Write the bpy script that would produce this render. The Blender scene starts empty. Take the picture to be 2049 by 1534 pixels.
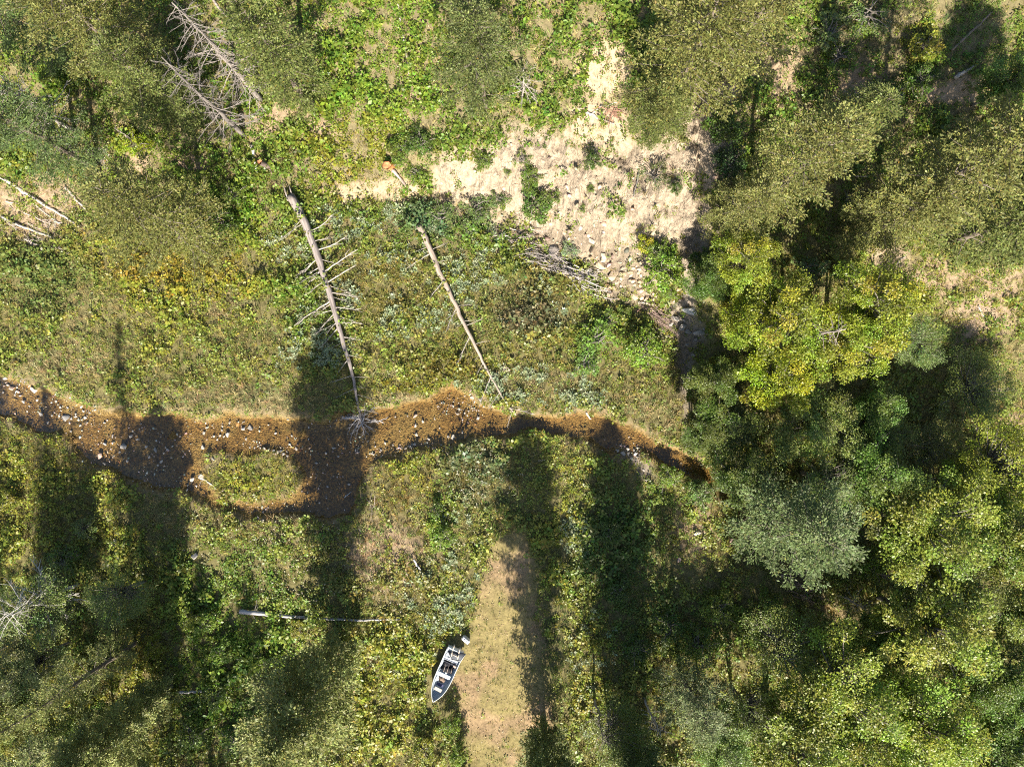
import bpy, bmesh, math, random
import numpy as np
from mathutils import Vector, Matrix, Euler

random.seed(11)
RNG = np.random.default_rng(11)
SC = bpy.context.scene
COL = SC.collection

# ------------------------------------------------------------------ camera, sky, sun, exposure
CAM_H = 54.0                       # drone height above the stream
FPX, CX, CY = 1410.0, 1024.5, 767.0
cam = bpy.data.cameras.new('camera')
cam.sensor_width = 36.0
cam.lens = 36.0 * FPX / 2049.0
cam.clip_end = 2000.0
cam_ob = bpy.data.objects.new('camera', cam)
cam_ob.location = (0, 0, CAM_H)
COL.objects.link(cam_ob)
SC.camera = cam_ob

SUN_EL = math.radians(34.0)
SHADOW_DIR = Vector((-0.055, 1.0, 0)).normalized()      # shadows run up the picture
world = bpy.data.worlds.new('World')
SC.world = world
world.use_nodes = True
wn = world.node_tree
sky = wn.nodes.new('ShaderNodeTexSky')
sky.sky_type = 'NISHITA'
sky.sun_disc = False
sky.sun_elevation = SUN_EL
sky.sun_rotation = math.radians(180.0)
wn.links.new(sky.outputs[0], wn.nodes['Background'].inputs[0])
wn.nodes['Background'].inputs[1].default_value = 0.065
sun = bpy.data.lights.new('sun', 'SUN')
sun.energy = 5.0
sun.angle = math.radians(0.5)
sun.color = (1.0, 0.93, 0.82)
sun_ob = bpy.data.objects.new('sun', sun)
ld = Vector((SHADOW_DIR.x * math.cos(SUN_EL), SHADOW_DIR.y * math.cos(SUN_EL), -math.sin(SUN_EL)))
sun_ob.rotation_euler = ld.to_track_quat('-Z', 'Y').to_euler()
sun_ob.location = (0, -60, 60)
COL.objects.link(sun_ob)
SC.view_settings.view_transform = 'Standard'
SC.view_settings.look = 'None'
SC.view_settings.gamma = 1.0
SC.view_settings.exposure = 1.78
SC.cycles.use_denoising = False
SC.cycles.filter_width = 1.1
SC.cycles.max_bounces = 6
SC.cycles.transparent_max_bounces = 6
SC.cycles.diffuse_bounces = 3
SC.cycles.caustics_reflective = False
SC.cycles.caustics_refractive = False

# ------------------------------------------------------------------ small helpers
def sstep(a, b, x):
    t = np.clip((x - a) / (b - a), 0, 1)
    return t * t * (3 - 2 * t)

def _hash(ix, iy, seed):
    h = (ix.astype(np.int64) * 374761393 + iy.astype(np.int64) * 668265263 + seed * 1442695041) & 0xFFFFFFFF
    h = ((h ^ (h >> 13)) * 1274126177) & 0xFFFFFFFF
    return ((h ^ (h >> 16)) & 0xFFFF) / 65535.0

def vnoise(x, y, seed=0):
    x = np.asarray(x, float); y = np.asarray(y, float)
    ix = np.floor(x); iy = np.floor(y); fx = x - ix; fy = y - iy
    fx = fx * fx * (3 - 2 * fx); fy = fy * fy * (3 - 2 * fy)
    a = _hash(ix, iy, seed); b = _hash(ix + 1, iy, seed)
    c = _hash(ix, iy + 1, seed); d = _hash(ix + 1, iy + 1, seed)
    return (a * (1 - fx) + b * fx) * (1 - fy) + (c * (1 - fx) + d * fx) * fy

def fbm(x, y, seed=0, octs=4):
    s = 0; a = 0.5; t = 0
    for k in range(octs):
        s = s + a * vnoise(x * 2 ** k, y * 2 ** k, seed + 17 * k); t += a; a *= 0.55
    return s / t

def flat(px, py, z=0.0):
    return ((px - CX) * (CAM_H - z) / FPX, (CY - py) * (CAM_H - z) / FPX)

def poly_sdf(P, X, Y):
    """signed distance (positive inside) of points to polygon P (n,2)."""
    d = np.full(X.shape, 1e9); inside = np.zeros(X.shape, bool)
    n = len(P)
    for i in range(n):
        x0, y0 = P[i]; x1, y1 = P[(i + 1) % n]
        ex, ey = x1 - x0, y1 - y0
        t = np.clip(((X - x0) * ex + (Y - y0) * ey) / (ex * ex + ey * ey + 1e-12), 0, 1)
        d = np.minimum(d, np.hypot(X - x0 - t * ex, Y - y0 - t * ey))
        c = ((y0 > Y) != (y1 > Y)) & (X < (x1 - x0) * (Y - y0) / ((y1 - y0) if y1 != y0 else 1e-12) + x0)
        inside ^= c
    return np.where(inside, d, -d)

def pxpoly(pts, z=0.0):
    return np.array([flat(a, b, z) for a, b in pts])

# ------------------------------------------------------------------ where things lie (outlines on the ground)
STREAM = pxpoly([(-260, 700), (-60, 735), (0, 748), (60, 772), (130, 792), (200, 812), (330, 830), (450, 832), (590, 832), (700, 832),
    (760, 816), (830, 802), (870, 788), (905, 780), (950, 795), (985, 815), (1010, 828), (1060, 832), (1130, 825), (1200, 830),
    (1240, 845), (1290, 868), (1340, 893), (1390, 918), (1430, 940), (1470, 985), (1500, 1040), (1560, 1110), (1630, 1180), (1720, 1270),
    (1712, 1280), (1622, 1192), (1548, 1122), (1485, 1050), (1450, 1000), (1405, 962), (1365, 948), (1310, 925), (1285, 905), (1220, 905), (1190, 890), (1130, 876), (1060, 864), (1000, 870),
    (960, 876), (920, 888), (880, 894), (840, 896), (780, 908), (745, 930), (722, 955), (715, 990), (705, 1030), (650, 1036), (560, 1032), (480, 1030),
    (420, 1016), (370, 995), (300, 980), (240, 955), (190, 930), (140, 885), (80, 866), (30, 845), (0, 834), (-260, 790)])
ISLAND = pxpoly([(398, 935), (410, 915), (440, 905), (500, 901), (560, 905), (600, 925), (612, 950), (606, 985), (580, 1003), (520, 1008), (460, 1000), (420, 985), (402, 965)])
PATH = pxpoly([(985, 1090), (960, 1180), (938, 1270), (920, 1330), (910, 1370), (922, 1430), (940, 1534), (950, 1760), (1140, 1760), (1112, 1534), (1104, 1400),
    (1085, 1300), (1080, 1200), (1070, 1110), (1040, 1070), (1010, 1070)], 0.5)
SAND = pxpoly([(800, 388), (845, 368), (872, 325), (950, 292), (1050, 285), (1130, 282), (1195, 300), (1240, 285), (1290, 245), (1350, 215),
    (1420, 255), (1440, 390), (1400, 470), (1340, 485), (1280, 490), (1300, 555), (1335, 612), (1290, 606), (1200, 548), (1100, 490), (1015, 455),
    (1000, 428), (910, 408), (830, 396)], 1.8)
GULLY = pxpoly([(1350, 480), (1385, 475), (1405, 520), (1390, 590), (1395, 640), (1415, 670), (1400, 720), (1388, 780), (1385, 880), (1370, 880), (1368, 790),
    (1355, 720), (1335, 650), (1350, 580)], 0.6)
SIDECH = pxpoly([(1232, 896), (1280, 902), (1298, 950), (1286, 952), (1262, 925), (1245, 915)], 0.2)
TOE_PX = [(-900, 520), (0, 470), (300, 445), (600, 410), (850, 405), (1000, 450), (1150, 535), (1300, 625), (1400, 700), (1520, 770), (1700, 830), (2049, 870), (3000, 900)]
TX, TY = np.array([flat(a, b, 0.6) for a, b in TOE_PX]).T

def d_stream(x, y):
    return poly_sdf(STREAM, x, y) + (fbm(x * .55, y * .55, 31, 4) - .5) * 1.3
def d_island(x, y):
    return poly_sdf(ISLAND, x, y) + (fbm(x * .55, y * .55, 33, 4) - .5) * 1.8

def hgt(x, y):
    x = np.asarray(x, float); y = np.asarray(y, float)
    d = y - np.interp(x, TX, TY)
    dd = np.clip(d, 0, None)
    z = 0.30 + 0.27 * (np.sqrt(dd * dd + 4.0) - 2.0)
    z = np.minimum(z, 14 + 0.05 * dd)
    # the eroding sand bank is steeper than the slope above it
    wx = sstep(-14.0, -4.0, x) * (1 - sstep(13.5, 18.5, x))
    z = z + wx * 1.9 * sstep(-0.3, 5.2, d)
    z = z + (fbm(x * 0.16, y * 0.16, 3) - 0.5) * 0.9 * sstep(-6, 6, d) + (fbm(x * 0.7, y * 0.7, 5, 3) - 0.5) * 0.28
    z = z + 0.012 * np.clip(-y - 8, 0, 60)
    sd = poly_sdf(SAND, x, y)
    ms = sstep(-0.5, 1.0, sd)
    rill = np.abs(vnoise(x * 0.95 + 0.8 * fbm(x * .4, y * .4, 9), y * 0.22, 41) - 0.5) * 2
    z = z - ms * (1 - sstep(0.0, 0.35, rill)) * 0.45 + ms * (fbm(x * 1.5, y * 1.5, 13, 3) - 0.5) * 0.75
    # shaded dry gully and the rocky side channel
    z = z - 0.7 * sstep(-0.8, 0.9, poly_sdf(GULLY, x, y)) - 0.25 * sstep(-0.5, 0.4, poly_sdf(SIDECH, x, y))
    # the stream bed
    di = d_island(x, y)
    ws = sstep(-0.4, 0.5, d_stream(x, y)) * (1 - sstep(-0.6, 0.4, di))
    bed = -0.13 + (fbm(x * 0.5, y * 0.5, 21, 4) - 0.5) * 0.34
    isl = sstep(-0.6, 0.4, di)
    z = z * (1 - isl) + isl * (0.16 + 0.1 * (z - 0.3))
    return z * (1 - ws) + bed * ws

STEP = 0.25
GX = np.arange(-48, 48.01, STEP); GY = np.arange(-38, 38.01, STEP)
XX, YY = np.meshgrid(GX, GY)
ZZ = hgt(XX, YY)
def gz(x, y):
    u = (x - GX[0]) / STEP; v = (y - GY[0]) / STEP
    i, j = int(math.floor(u)), int(math.floor(v))
    if not (0 <= i < len(GX) - 1 and 0 <= j < len(GY) - 1):
        return float(hgt(np.array([x]), np.array([y]))[0])
    u -= i; v -= j
    return float((ZZ[j, i] * (1 - u) + ZZ[j, i + 1] * u) * (1 - v) + (ZZ[j + 1, i] * (1 - u) + ZZ[j + 1, i + 1] * u) * v)

def ground(px, py, up=0.0):
    """the point of the place that lies `up` metres above the ground in this direction."""
    z = 0.5
    for _ in range(7):
        x, y = flat(px, py, z + up); z = gz(x, y)
    return x, y, z

# ------------------------------------------------------------------ mesh helpers
def mesh_np(name, V, Q=None, T=None, C=None, smooth=False):
    me = bpy.data.meshes.new(name)
    V = np.asarray(V, np.float32)
    Q = np.zeros((0, 4), np.int32) if Q is None else np.asarray(Q, np.int32)
    T = np.zeros((0, 3), np.int32) if T is None else np.asarray(T, np.int32)
    me.vertices.add(len(V)); me.vertices.foreach_set('co', V.ravel())
    loops = np.concatenate([Q.ravel(), T.ravel()]).astype(np.int32)
    me.loops.add(len(loops)); me.loops.foreach_set('vertex_index', loops)
    n = len(Q) + len(T)
    start = np.concatenate([np.arange(len(Q)) * 4, len(Q) * 4 + np.arange(len(T)) * 3]).astype(np.int32)
    me.polygons.add(n); me.polygons.foreach_set('loop_start', start)
    if smooth:
        me.polygons.foreach_set('use_smooth', np.ones(n, bool))
    if C is not None:
        C = np.asarray(C, np.float32)
        if C.shape[1] == 3:
            C = np.concatenate([C, np.ones((len(C), 1), np.float32)], 1)
        at = me.attributes.new('Col', 'FLOAT_COLOR', 'POINT')
        at.data.foreach_set('color', C.ravel())
    me.update(calc_edges=True)
    return me

def unit(a):
    return a / (np.linalg.norm(a, axis=-1, keepdims=True) + 1e-9)

class MB:
    """collects tubes, leaves and boxes into one mesh"""
    def __init__(s):
        s.V = []; s.Q = []; s.T = []; s.C = []; s.n = 0
    def raw(s, V, Q=None, T=None, C=(1, 1, 1)):
        V = np.asarray(V, float)
        if Q is not None and len(Q): s.Q.append(np.asarray(Q, np.int64) + s.n)
        if T is not None and len(T): s.T.append(np.asarray(T, np.int64) + s.n)
        C = np.asarray(C, float)
        if C.ndim == 1: C = np.tile(C[:3], (len(V), 1))
        s.V.append(V); s.C.append(C); s.n += len(V)
    def tube(s, P, R, k=5, C=(1, 1, 1), cap=True):
        P = np.asarray(P, float); R = np.asarray(R, float); m = len(P)
        D = np.gradient(P, axis=0); D = unit(D)
        ref = np.array([0.0, 0, 1.0]) if abs(D[:, 2]).mean() < 0.8 else np.array([1.0, 0, 0])
        A = unit(np.cross(D, ref)); B = np.cross(D, A)
        th = np.arange(k) * 2 * math.pi / k
        V = P[:, None] + R[:, None, None] * (np.cos(th)[None, :, None] * A[:, None] + np.sin(th)[None, :, None] * B[:, None])
        V = V.reshape(-1, 3)
        i = np.arange(m - 1)[:, None] * k; j = np.arange(k)[None]; j2 = (j + 1) % k
        Q = np.stack([i + j, i + j2, i + k + j2, i + k + j], -1).reshape(-1, 4)
        T = None
        if cap:
            T = [[0, b + 1, b] for b in range(1, k - 1)] + [[(m - 1) * k, (m - 1) * k + b, (m - 1) * k + b + 1] for b in range(1, k - 1)]
        s.raw(V, Q, T, C)
    def leaves(s, P, D, N, L, Wd, C, bend=0.0):
        """rhombic leaves: base P, direction D, face normal N"""
        P = np.asarray(P, float); D = unit(D); S = unit(np.cross(D, N)); N2 = np.cross(S, D)
        L = np.broadcast_to(np.asarray(L, float), (len(P),))[:, None]; Wd = np.broadcast_to(np.asarray(Wd, float), (len(P),))[:, None]
        M = P + D * L * 0.48
        V = np.stack([P, M + S * Wd * 0.5 + N2 * L * bend, P + D * L, M - S * Wd * 0.5 + N2 * L * bend], 1).reshape(-1, 3)
        Q = np.arange(len(P) * 4).reshape(-1, 4)
        C = np.broadcast_to(np.asarray(C, float), (len(P), 3))
        s.raw(V, Q, None, np.repeat(C, 4, 0))
    def blades(s, P, D, L, Wd, C):
        """thin grass blades: one triangle each"""
        D = unit(D); S = unit(np.cross(D, RNG.normal(size=D.shape)))
        L = L[:, None]; Wd = Wd[:, None]
        V = np.stack([P - S * Wd * .5, P + S * Wd * .5, P + D * L], 1).reshape(-1, 3)
        s.raw(V, None, np.arange(len(P) * 3).reshape(-1, 3), np.repeat(C, 3, 0))
    def box(s, x0, x1, y0, y1, z0, z1, C=(1, 1, 1)):
        V = [(x0, y0, z0), (x1, y0, z0), (x1, y1, z0), (x0, y1, z0), (x0, y0, z1), (x1, y0, z1), (x1, y1, z1), (x0, y1, z1)]
        s.raw(V, [(0, 3, 2, 1), (4, 5, 6, 7), (0, 1, 5, 4), (1, 2, 6, 5), (2, 3, 7, 6), (3, 0, 4, 7)], None, C)
    def mesh(s, name, smooth=False):
        cat = lambda l, w: np.concatenate(l) if l else np.zeros((0, w), int)
        return mesh_np(name, np.concatenate(s.V), cat(s.Q, 4), cat(s.T, 3), np.concatenate(s.C), smooth)

def link(name, me, m=None, parent=None, loc=None, rot=None, scale=None, color=None):
    o = bpy.data.objects.new(name, me)
    if m is not None and me is not None and not me.materials:
        me.materials.append(m)
    COL.objects.link(o)
    if parent is not None: o.parent = parent
    if loc is not None: o.location = loc
    if rot is not None: o.rotation_euler = rot
    if scale is not None: o.scale = scale if hasattr(scale, '__len__') else (scale,) * 3
    if color is not None: o.color = (*color, 1)
    return o

def tag(o, label=None, cat=None, group=None, kind=None):
    if label: o['label'] = label
    if cat: o['category'] = cat
    if group: o['group'] = group
    if kind: o['kind'] = kind
    return o

# ------------------------------------------------------------------ materials
def new_mat(name):
    m = bpy.data.materials.new(name); m.use_nodes = True
    nt = m.node_tree; b = nt.nodes['Principled BSDF']
    return m, nt, b

def N(nt, typ, **kw):
    n = nt.nodes.new(typ)
    for k, v in kw.items():
        setattr(n, k, v)
    return n

def mulcol(nt, a, b):
    x = N(nt, 'ShaderNodeMix', data_type='RGBA', blend_type='MULTIPLY')
    x.inputs[0].default_value = 1.0
    nt.links.new(a, x.inputs[6]); nt.links.new(b, x.inputs[7])
    return x.outputs[2]

def attr_col(nt):
    a = N(nt, 'ShaderNodeAttribute', attribute_name='Col')
    o = N(nt, 'ShaderNodeObjectInfo')
    return mulcol(nt, a.outputs['Color'], o.outputs['Color'])

def leaf_material(name, trans=0.3, rough=0.5, spec=0.3):
    m, nt, b = new_mat(name)
    c = attr_col(nt)
    nt.links.new(c, b.inputs['Base Color'])
    b.inputs['Roughness'].default_value = rough
    b.inputs['Specular IOR Level'].default_value = spec
    t = N(nt, 'ShaderNodeBsdfTranslucent')
    nt.links.new(c, t.inputs['Color'])
    mx = N(nt, 'ShaderNodeMixShader'); mx.inputs[0].default_value = trans
    nt.links.new(b.outputs[0], mx.inputs[1]); nt.links.new(t.outputs[0], mx.inputs[2])
    nt.links.new(mx.outputs[0], nt.nodes['Material Output'].inputs[0])
    return m

def solid_material(name, rough=0.8, spec=0.3, noise=None, bump=0.0, metallic=0.0, stretch=(1, 1, 1), low=0.6, high=1.25):
    """vertex colour x object colour x fine procedural noise"""
    m, nt, b = new_mat(name)
    c = attr_col(nt)
    if noise:
        tc = N(nt, 'ShaderNodeTexCoord'); mp = N(nt, 'ShaderNodeMapping'); mp.inputs['Scale'].default_value = stretch
        nt.links.new(tc.outputs['Object'], mp.inputs[0])
        n = N(nt, 'ShaderNodeTexNoise'); n.inputs['Scale'].default_value = noise; n.inputs['Detail'].default_value = 6
        nt.links.new(mp.outputs[0], n.inputs['Vector'])
        r = N(nt, 'ShaderNodeMapRange'); r.inputs[1].default_value = 0.3; r.inputs[2].default_value = 0.7
        r.inputs[3].default_value = low; r.inputs[4].default_value = high
        nt.links.new(n.outputs[0], r.inputs[0])
        cc = N(nt, 'ShaderNodeCombineColor')
        for k in range(3): nt.links.new(r.outputs[0], cc.inputs[k])
        c = mulcol(nt, c, cc.outputs[0])
        if bump:
            bp = N(nt, 'ShaderNodeBump'); bp.inputs['Strength'].default_value = bump; bp.inputs['Distance'].default_value = 0.05
            nt.links.new(n.outputs[0], bp.inputs['Height']); nt.links.new(bp.outputs[0], b.inputs['Normal'])
    nt.links.new(c, b.inputs['Base Color'])
    b.inputs['Roughness'].default_value = rough
    b.inputs['Specular IOR Level'].default_value = spec
    b.inputs['Metallic'].default_value = metallic
    return m

M_LEAF = leaf_material('leaf', 0.4, 0.45, 0.4)
M_NEEDLE = leaf_material('needle', 0.38, 0.55, 0.35)
M_GRASS = leaf_material('grass_blade', 0.25, 0.6, 0.2)
M_BARK = solid_material('bark', 0.9, 0.2, noise=7.0, bump=0.7, stretch=(1, 1, 0.25))
M_DEADWOOD = solid_material('dead_wood', 0.85, 0.2, noise=9.0, bump=0.6, stretch=(1, 1, 0.12), low=0.55, high=1.3)
M_ROCK = solid_material('rock', 0.85, 0.25, noise=5.0, bump=0.5, low=0.7, high=1.2)
M_PAINT = solid_material('painted_metal', 0.45, 0.5, noise=3.0, low=0.9, high=1.06)
M_FABRIC = solid_material('fabric', 0.9, 0.15, noise=18.0, bump=0.3, low=0.75, high=1.15)
M_PLASTIC = solid_material('plastic', 0.4, 0.4, noise=4.0, low=0.92, high=1.05)
# ------------------------------------------------------------------ what grows where (fields over the ground)
D_STREAM = d_stream(XX, YY); D_ISL = d_island(XX, YY)
D_WET = np.minimum(D_STREAM, -D_ISL)
D_SAND = poly_sdf(SAND, XX, YY); D_PATH = poly_sdf(PATH, XX, YY)
D_GUL = np.maximum(poly_sdf(GULLY, XX, YY), poly_sdf(SIDECH, XX, YY))
WARP = (fbm(XX * 0.45, YY * 0.45, 77, 4) - 0.5)
WARP2 = (fbm(XX * 0.45 + 40, YY * 0.45, 78, 4) - 0.5)

def ell(px, py, rx, ry, soft=0.45, warp=1.6):
    x, y, z = ground(px, py); k = (CAM_H - z) / FPX
    r = np.hypot((XX + WARP * warp - x) / (rx * k), (YY + WARP2 * warp - y) / (ry * k))
    return 1 - sstep(1 - soft, 1 + soft, r)

def paint(F, m, v):
    if F.ndim == 3:
        return F * (1 - m[..., None]) + np.array(v) * m[..., None]
    return F * (1 - m) + v * m

herb = np.full(XX.shape, 0.62); grass = np.full(XX.shape, 0.6); sage = np.zeros(XX.shape)
bare = np.zeros(XX.shape); flower = np.zeros(XX.shape)
hcol = np.tile(np.array([0.185, 0.210, 0.034]), XX.shape + (1,))     # leaf colour of the herbs
gcol = np.tile(np.array([0.30, 0.265, 0.085]), XX.shape + (1,))     # grass colour
soil = np.tile(np.array([0.135, 0.118, 0.050]), XX.shape + (1,))     # earth, duff and dead litter

GREEN, BRIGHT, YEL, ORG = (0.125, 0.180, 0.024), (0.150, 0.215, 0.024), (0.215, 0.225, 0.026), (0.250, 0.200, 0.026)
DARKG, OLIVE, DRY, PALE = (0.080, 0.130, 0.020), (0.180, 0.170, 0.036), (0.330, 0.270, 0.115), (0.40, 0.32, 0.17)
PINK = (0.27, 0.195, 0.125)
# columns: x, y, rx, ry, {field: value}
ZONES = [
 (1024, 200, 1200, 260, dict(herb=.95, grass=.4, hcol=GREEN, gcol=DRY, soil=(.17, .14, .075))),
 (730, 120, 140, 150, dict(herb=1.0, grass=.2, hcol=BRIGHT)), (800, 230, 90, 90, dict(herb=.95, hcol=BRIGHT)),
 (700, 320, 130, 70, dict(herb=.85, hcol=YEL)), (830, 330, 60, 60, dict(herb=1, hcol=GREEN)),
 (650, 250, 40, 22, dict(bare=.5, soil=PINK)), (600, 215, 40, 16, dict(bare=.45, soil=PINK)), (700, 385, 60, 16, dict(bare=.7, soil=(.36, .27, .17))), (790, 375, 50, 24, dict(bare=.85, soil=(.37, .275, .175))), (815, 205, 25, 14, dict(bare=.7, soil=PINK)),
 (540, 240, 40, 25, dict(bare=.5, soil=PINK)), (370, 330, 40, 18, dict(bare=.7, soil=PINK)), (280, 330, 30, 20, dict(bare=.5, soil=PINK)),
 (1130, 80, 90, 70, dict(herb=.95, hcol=GREEN)), (1170, 200, 60, 60, dict(herb=.6, grass=.6)), (1205, 140, 42, 48, dict(bare=.85, soil=(.42, .31, .2))), (1190, 250, 60, 40, dict(bare=.55, soil=(.4, .3, .2))),
 (60, 420, 110, 60, dict(bare=.35, grass=.5, soil=PINK, gcol=PALE)), (120, 470, 120, 40, dict(herb=.7, hcol=OLIVE)),
 (130, 40, 60, 60, dict(herb=1, hcol=YEL)), (100, 140, 50, 40, dict(herb=1, hcol=BRIGHT)), (270, 290, 50, 36, dict(herb=1, hcol=(.15, .2, .02))),
 (450, 440, 90, 90, dict(herb=1, hcol=BRIGHT)), (560, 330, 60, 60, dict(herb=.9, hcol=GREEN)),
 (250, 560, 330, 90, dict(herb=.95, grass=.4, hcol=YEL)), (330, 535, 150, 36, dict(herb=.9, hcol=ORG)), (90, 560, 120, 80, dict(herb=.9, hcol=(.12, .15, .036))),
 (440, 610, 110, 34, dict(herb=.5, grass=.9, gcol=PALE)), (160, 650, 150, 70, dict(herb=.6, grass=.9, gcol=DRY)), (120, 640, 60, 30, dict(gcol=PALE)),
 (400, 720, 220, 70, dict(herb=.5, grass=1, gcol=(.30, .26, .09))), (330, 680, 40, 30, dict(herb=1, hcol=YEL)), (130, 720, 110, 40, dict(grass=1, herb=.2, gcol=PALE)),
 (450, 795, 180, 28, dict(herb=.15, grass=1, gcol=PALE)), (540, 812, 90, 16, dict(herb=.05, grass=.9, gcol=PALE)),
 (620, 590, 70, 80, dict(herb=.9, hcol=GREEN)), (600, 470, 60, 50, dict(sage=.9)), (560, 460, 40, 40, dict(sage=.6)), (700, 440, 70, 30, dict(sage=.9)), (760, 430, 60, 30, dict(sage=.8)),
 (780, 520, 60, 30, dict(sage=.6)), (640, 690, 60, 60, dict(sage=.85, herb=.6)), (690, 620, 40, 60, dict(sage=.7)), (760, 570, 110, 60, dict(herb=.6, hcol=OLIVE, grass=.8, gcol=(.30, .25, .07))),
 (800, 640, 110, 40, dict(sage=.5, herb=.7)), (850, 690, 120, 50, dict(herb=.45, grass=1, gcol=(.31, .27, .08))), (900, 740, 80, 30, dict(herb=.8, grass=.8, hcol=(.16, .14, .02), gcol=(.26, .21, .04))),
 (800, 775, 60, 22, dict(herb=.9, hcol=(.19, .175, .016))), (780, 800, 70, 14, dict(herb=.1, grass=1, gcol=PALE)),
 (880, 440, 90, 40, dict(herb=1, hcol=(.07, .12, .05), sage=.5)), (960, 470, 60, 50, dict(herb=1, hcol=GREEN, sage=.5)), (960, 560, 70, 60, dict(sage=.9, herb=.7)), (1010, 600, 50, 50, dict(sage=.8)),
 (1060, 610, 80, 70, dict(herb=.75, hcol=(.12, .105, .05), grass=.6, sage=.3)), (1080, 700, 80, 40, dict(herb=.6, hcol=OLIVE)), (1100, 560, 60, 40, dict(herb=.8, hcol=OLIVE)),
 (1190, 690, 50, 60, dict(herb=1, hcol=BRIGHT)), (1050, 770, 100, 32, dict(sage=1.0, herb=.2, grass=.8, gcol=PALE)), (1140, 790, 60, 26, dict(sage=.8, grass=1, gcol=PALE)),
 (1250, 790, 100, 50, dict(herb=.4, grass=1, gcol=DRY)), (1310, 830, 60, 40, dict(herb=.2, grass=1, gcol=PALE)), (990, 810, 40, 22, dict(herb=.5, grass=.8, hcol=YEL)),
 (505, 950, 110, 50, dict(herb=.35, grass=1, hcol=YEL, gcol=(.31, .27, .07))),
 (850, 970, 130, 60, dict(herb=.5, grass=1, hcol=YEL, gcol=(.25, .2, .06))), (780, 1000, 60, 60, dict(herb=.15, grass=1, gcol=(.3, .22, .07))),
 (950, 950, 70, 70, dict(herb=.9, hcol=(.1, .12, .05), flower=.8)), (1040, 930, 60, 60, dict(herb=.9, flower=.5)), (770, 1110, 90, 70, dict(herb=.2, grass=.9, bare=.12, gcol=PALE, soil=PINK)),
 (885, 1050, 32, 60, dict(herb=1, hcol=BRIGHT)), (930, 1090, 50, 70, dict(sage=.6, herb=.8, flower=.4)), (880, 1190, 60, 70, dict(sage=.9, herb=.7)), (870, 1235, 30, 26, dict(sage=1)),
 (800, 1180, 80, 60, dict(herb=.8, hcol=OLIVE, flower=.5)), (820, 1300, 90, 70, dict(herb=.9, hcol=YEL, sage=.2)), (760, 1420, 100, 130, dict(herb=1, hcol=YEL)),
 (580, 1080, 120, 60, dict(herb=.5, grass=.9, gcol=PALE, flower=.9)), (620, 1160, 90, 60, dict(herb=.8, flower=1, hcol=OLIVE)), (420, 1060, 100, 40, dict(grass=1, herb=.4, gcol=DRY, flower=.4)),
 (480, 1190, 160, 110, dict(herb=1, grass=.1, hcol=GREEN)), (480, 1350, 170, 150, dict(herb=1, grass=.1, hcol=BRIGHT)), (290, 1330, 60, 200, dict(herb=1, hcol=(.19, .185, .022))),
 (130, 1440, 180, 120, dict(herb=1, hcol=YEL)), (40, 1440, 60, 60, dict(herb=1, hcol=(.22, .2, .03))), (120, 950, 150, 70, dict(herb=.5, grass=1, gcol=(.21, .175, .06), hcol=YEL)), (60, 900, 70, 40, dict(herb=.7, hcol=YEL)),
 (100, 1040, 180, 70, dict(herb=.7, grass=.9, hcol=YEL, gcol=(.22, .18, .06))), (310, 1030, 90, 40, dict(grass=1, herb=.3, gcol=DRY)),
 (1130, 1100, 50, 200, dict(herb=.9, grass=.7, hcol=YEL, gcol=(.2, .2, .06))), (1150, 1080, 26, 60, dict(sage=.9)), (1120, 1290, 40, 150, dict(herb=.3, grass=1, gcol=(.13, .16, .05))),
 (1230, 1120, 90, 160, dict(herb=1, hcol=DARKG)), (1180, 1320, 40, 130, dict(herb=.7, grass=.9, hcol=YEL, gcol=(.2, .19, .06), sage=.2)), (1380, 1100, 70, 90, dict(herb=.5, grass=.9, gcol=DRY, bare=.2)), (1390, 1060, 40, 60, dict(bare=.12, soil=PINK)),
 (1430, 1170, 80, 60, dict(grass=1, herb=.5, gcol=DRY)), (1440, 1260, 90, 70, dict(herb=1, hcol=GREEN)), (1350, 980, 50, 40, dict(herb=.8, hcol=GREEN)),
 (1420, 780, 50, 120, dict(herb=.6, bare=.3, grass=.6)), (1700, 300, 60, 160, dict(bare=.4, herb=.6)), (1600, 130, 90, 110, dict(herb=.7, grass=.8, gcol=PALE, hcol=GREEN)), (1560, 150, 40, 60, dict(bare=.5, soil=PINK)),
 (1750, 50, 110, 70, dict(herb=.7, grass=.8, gcol=(.22, .2, .1), hcol=GREEN)), (1840, 70, 60, 50, dict(herb=1, hcol=YEL)), (1940, 90, 80, 70, dict(grass=1, herb=.5, gcol=(.14, .2, .06), hcol=BRIGHT)), (1730, 180, 50, 40, dict(bare=.5, soil=PINK)),
 (1930, 180, 90, 22, dict(bare=.7, soil=(.36, .26, .17))), (1780, 520, 45, 22, dict(bare=.65, soil=(.33, .25, .165))), (1960, 640, 70, 50, dict(bare=.45, soil=(.27, .195, .13))), (1990, 560, 60, 40, dict(bare=.3, soil=PINK)), (1880, 560, 60, 40, dict(bare=.25, soil=PINK)),
 (2000, 720, 80, 40, dict(bare=.2, grass=.8, gcol=PALE)), (1960, 820, 110, 60, dict(herb=.5, grass=.8, gcol=DRY)), (2030, 860, 40, 40, dict(bare=.5, soil=PINK)),
 (1560, 1180, 90, 60, dict(bare=.3, herb=.5)), (1700, 1250, 80, 60, dict(bare=.5, herb=.4)),
]
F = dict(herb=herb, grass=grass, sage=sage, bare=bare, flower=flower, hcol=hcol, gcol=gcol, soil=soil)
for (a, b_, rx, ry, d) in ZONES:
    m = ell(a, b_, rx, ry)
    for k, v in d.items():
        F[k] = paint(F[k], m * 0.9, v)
patch = fbm(XX * 0.8, YY * 0.8, 55, 3)
F['herb'] *= 0.55 + 0.9 * sstep(0.3, 0.65, patch)
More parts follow.
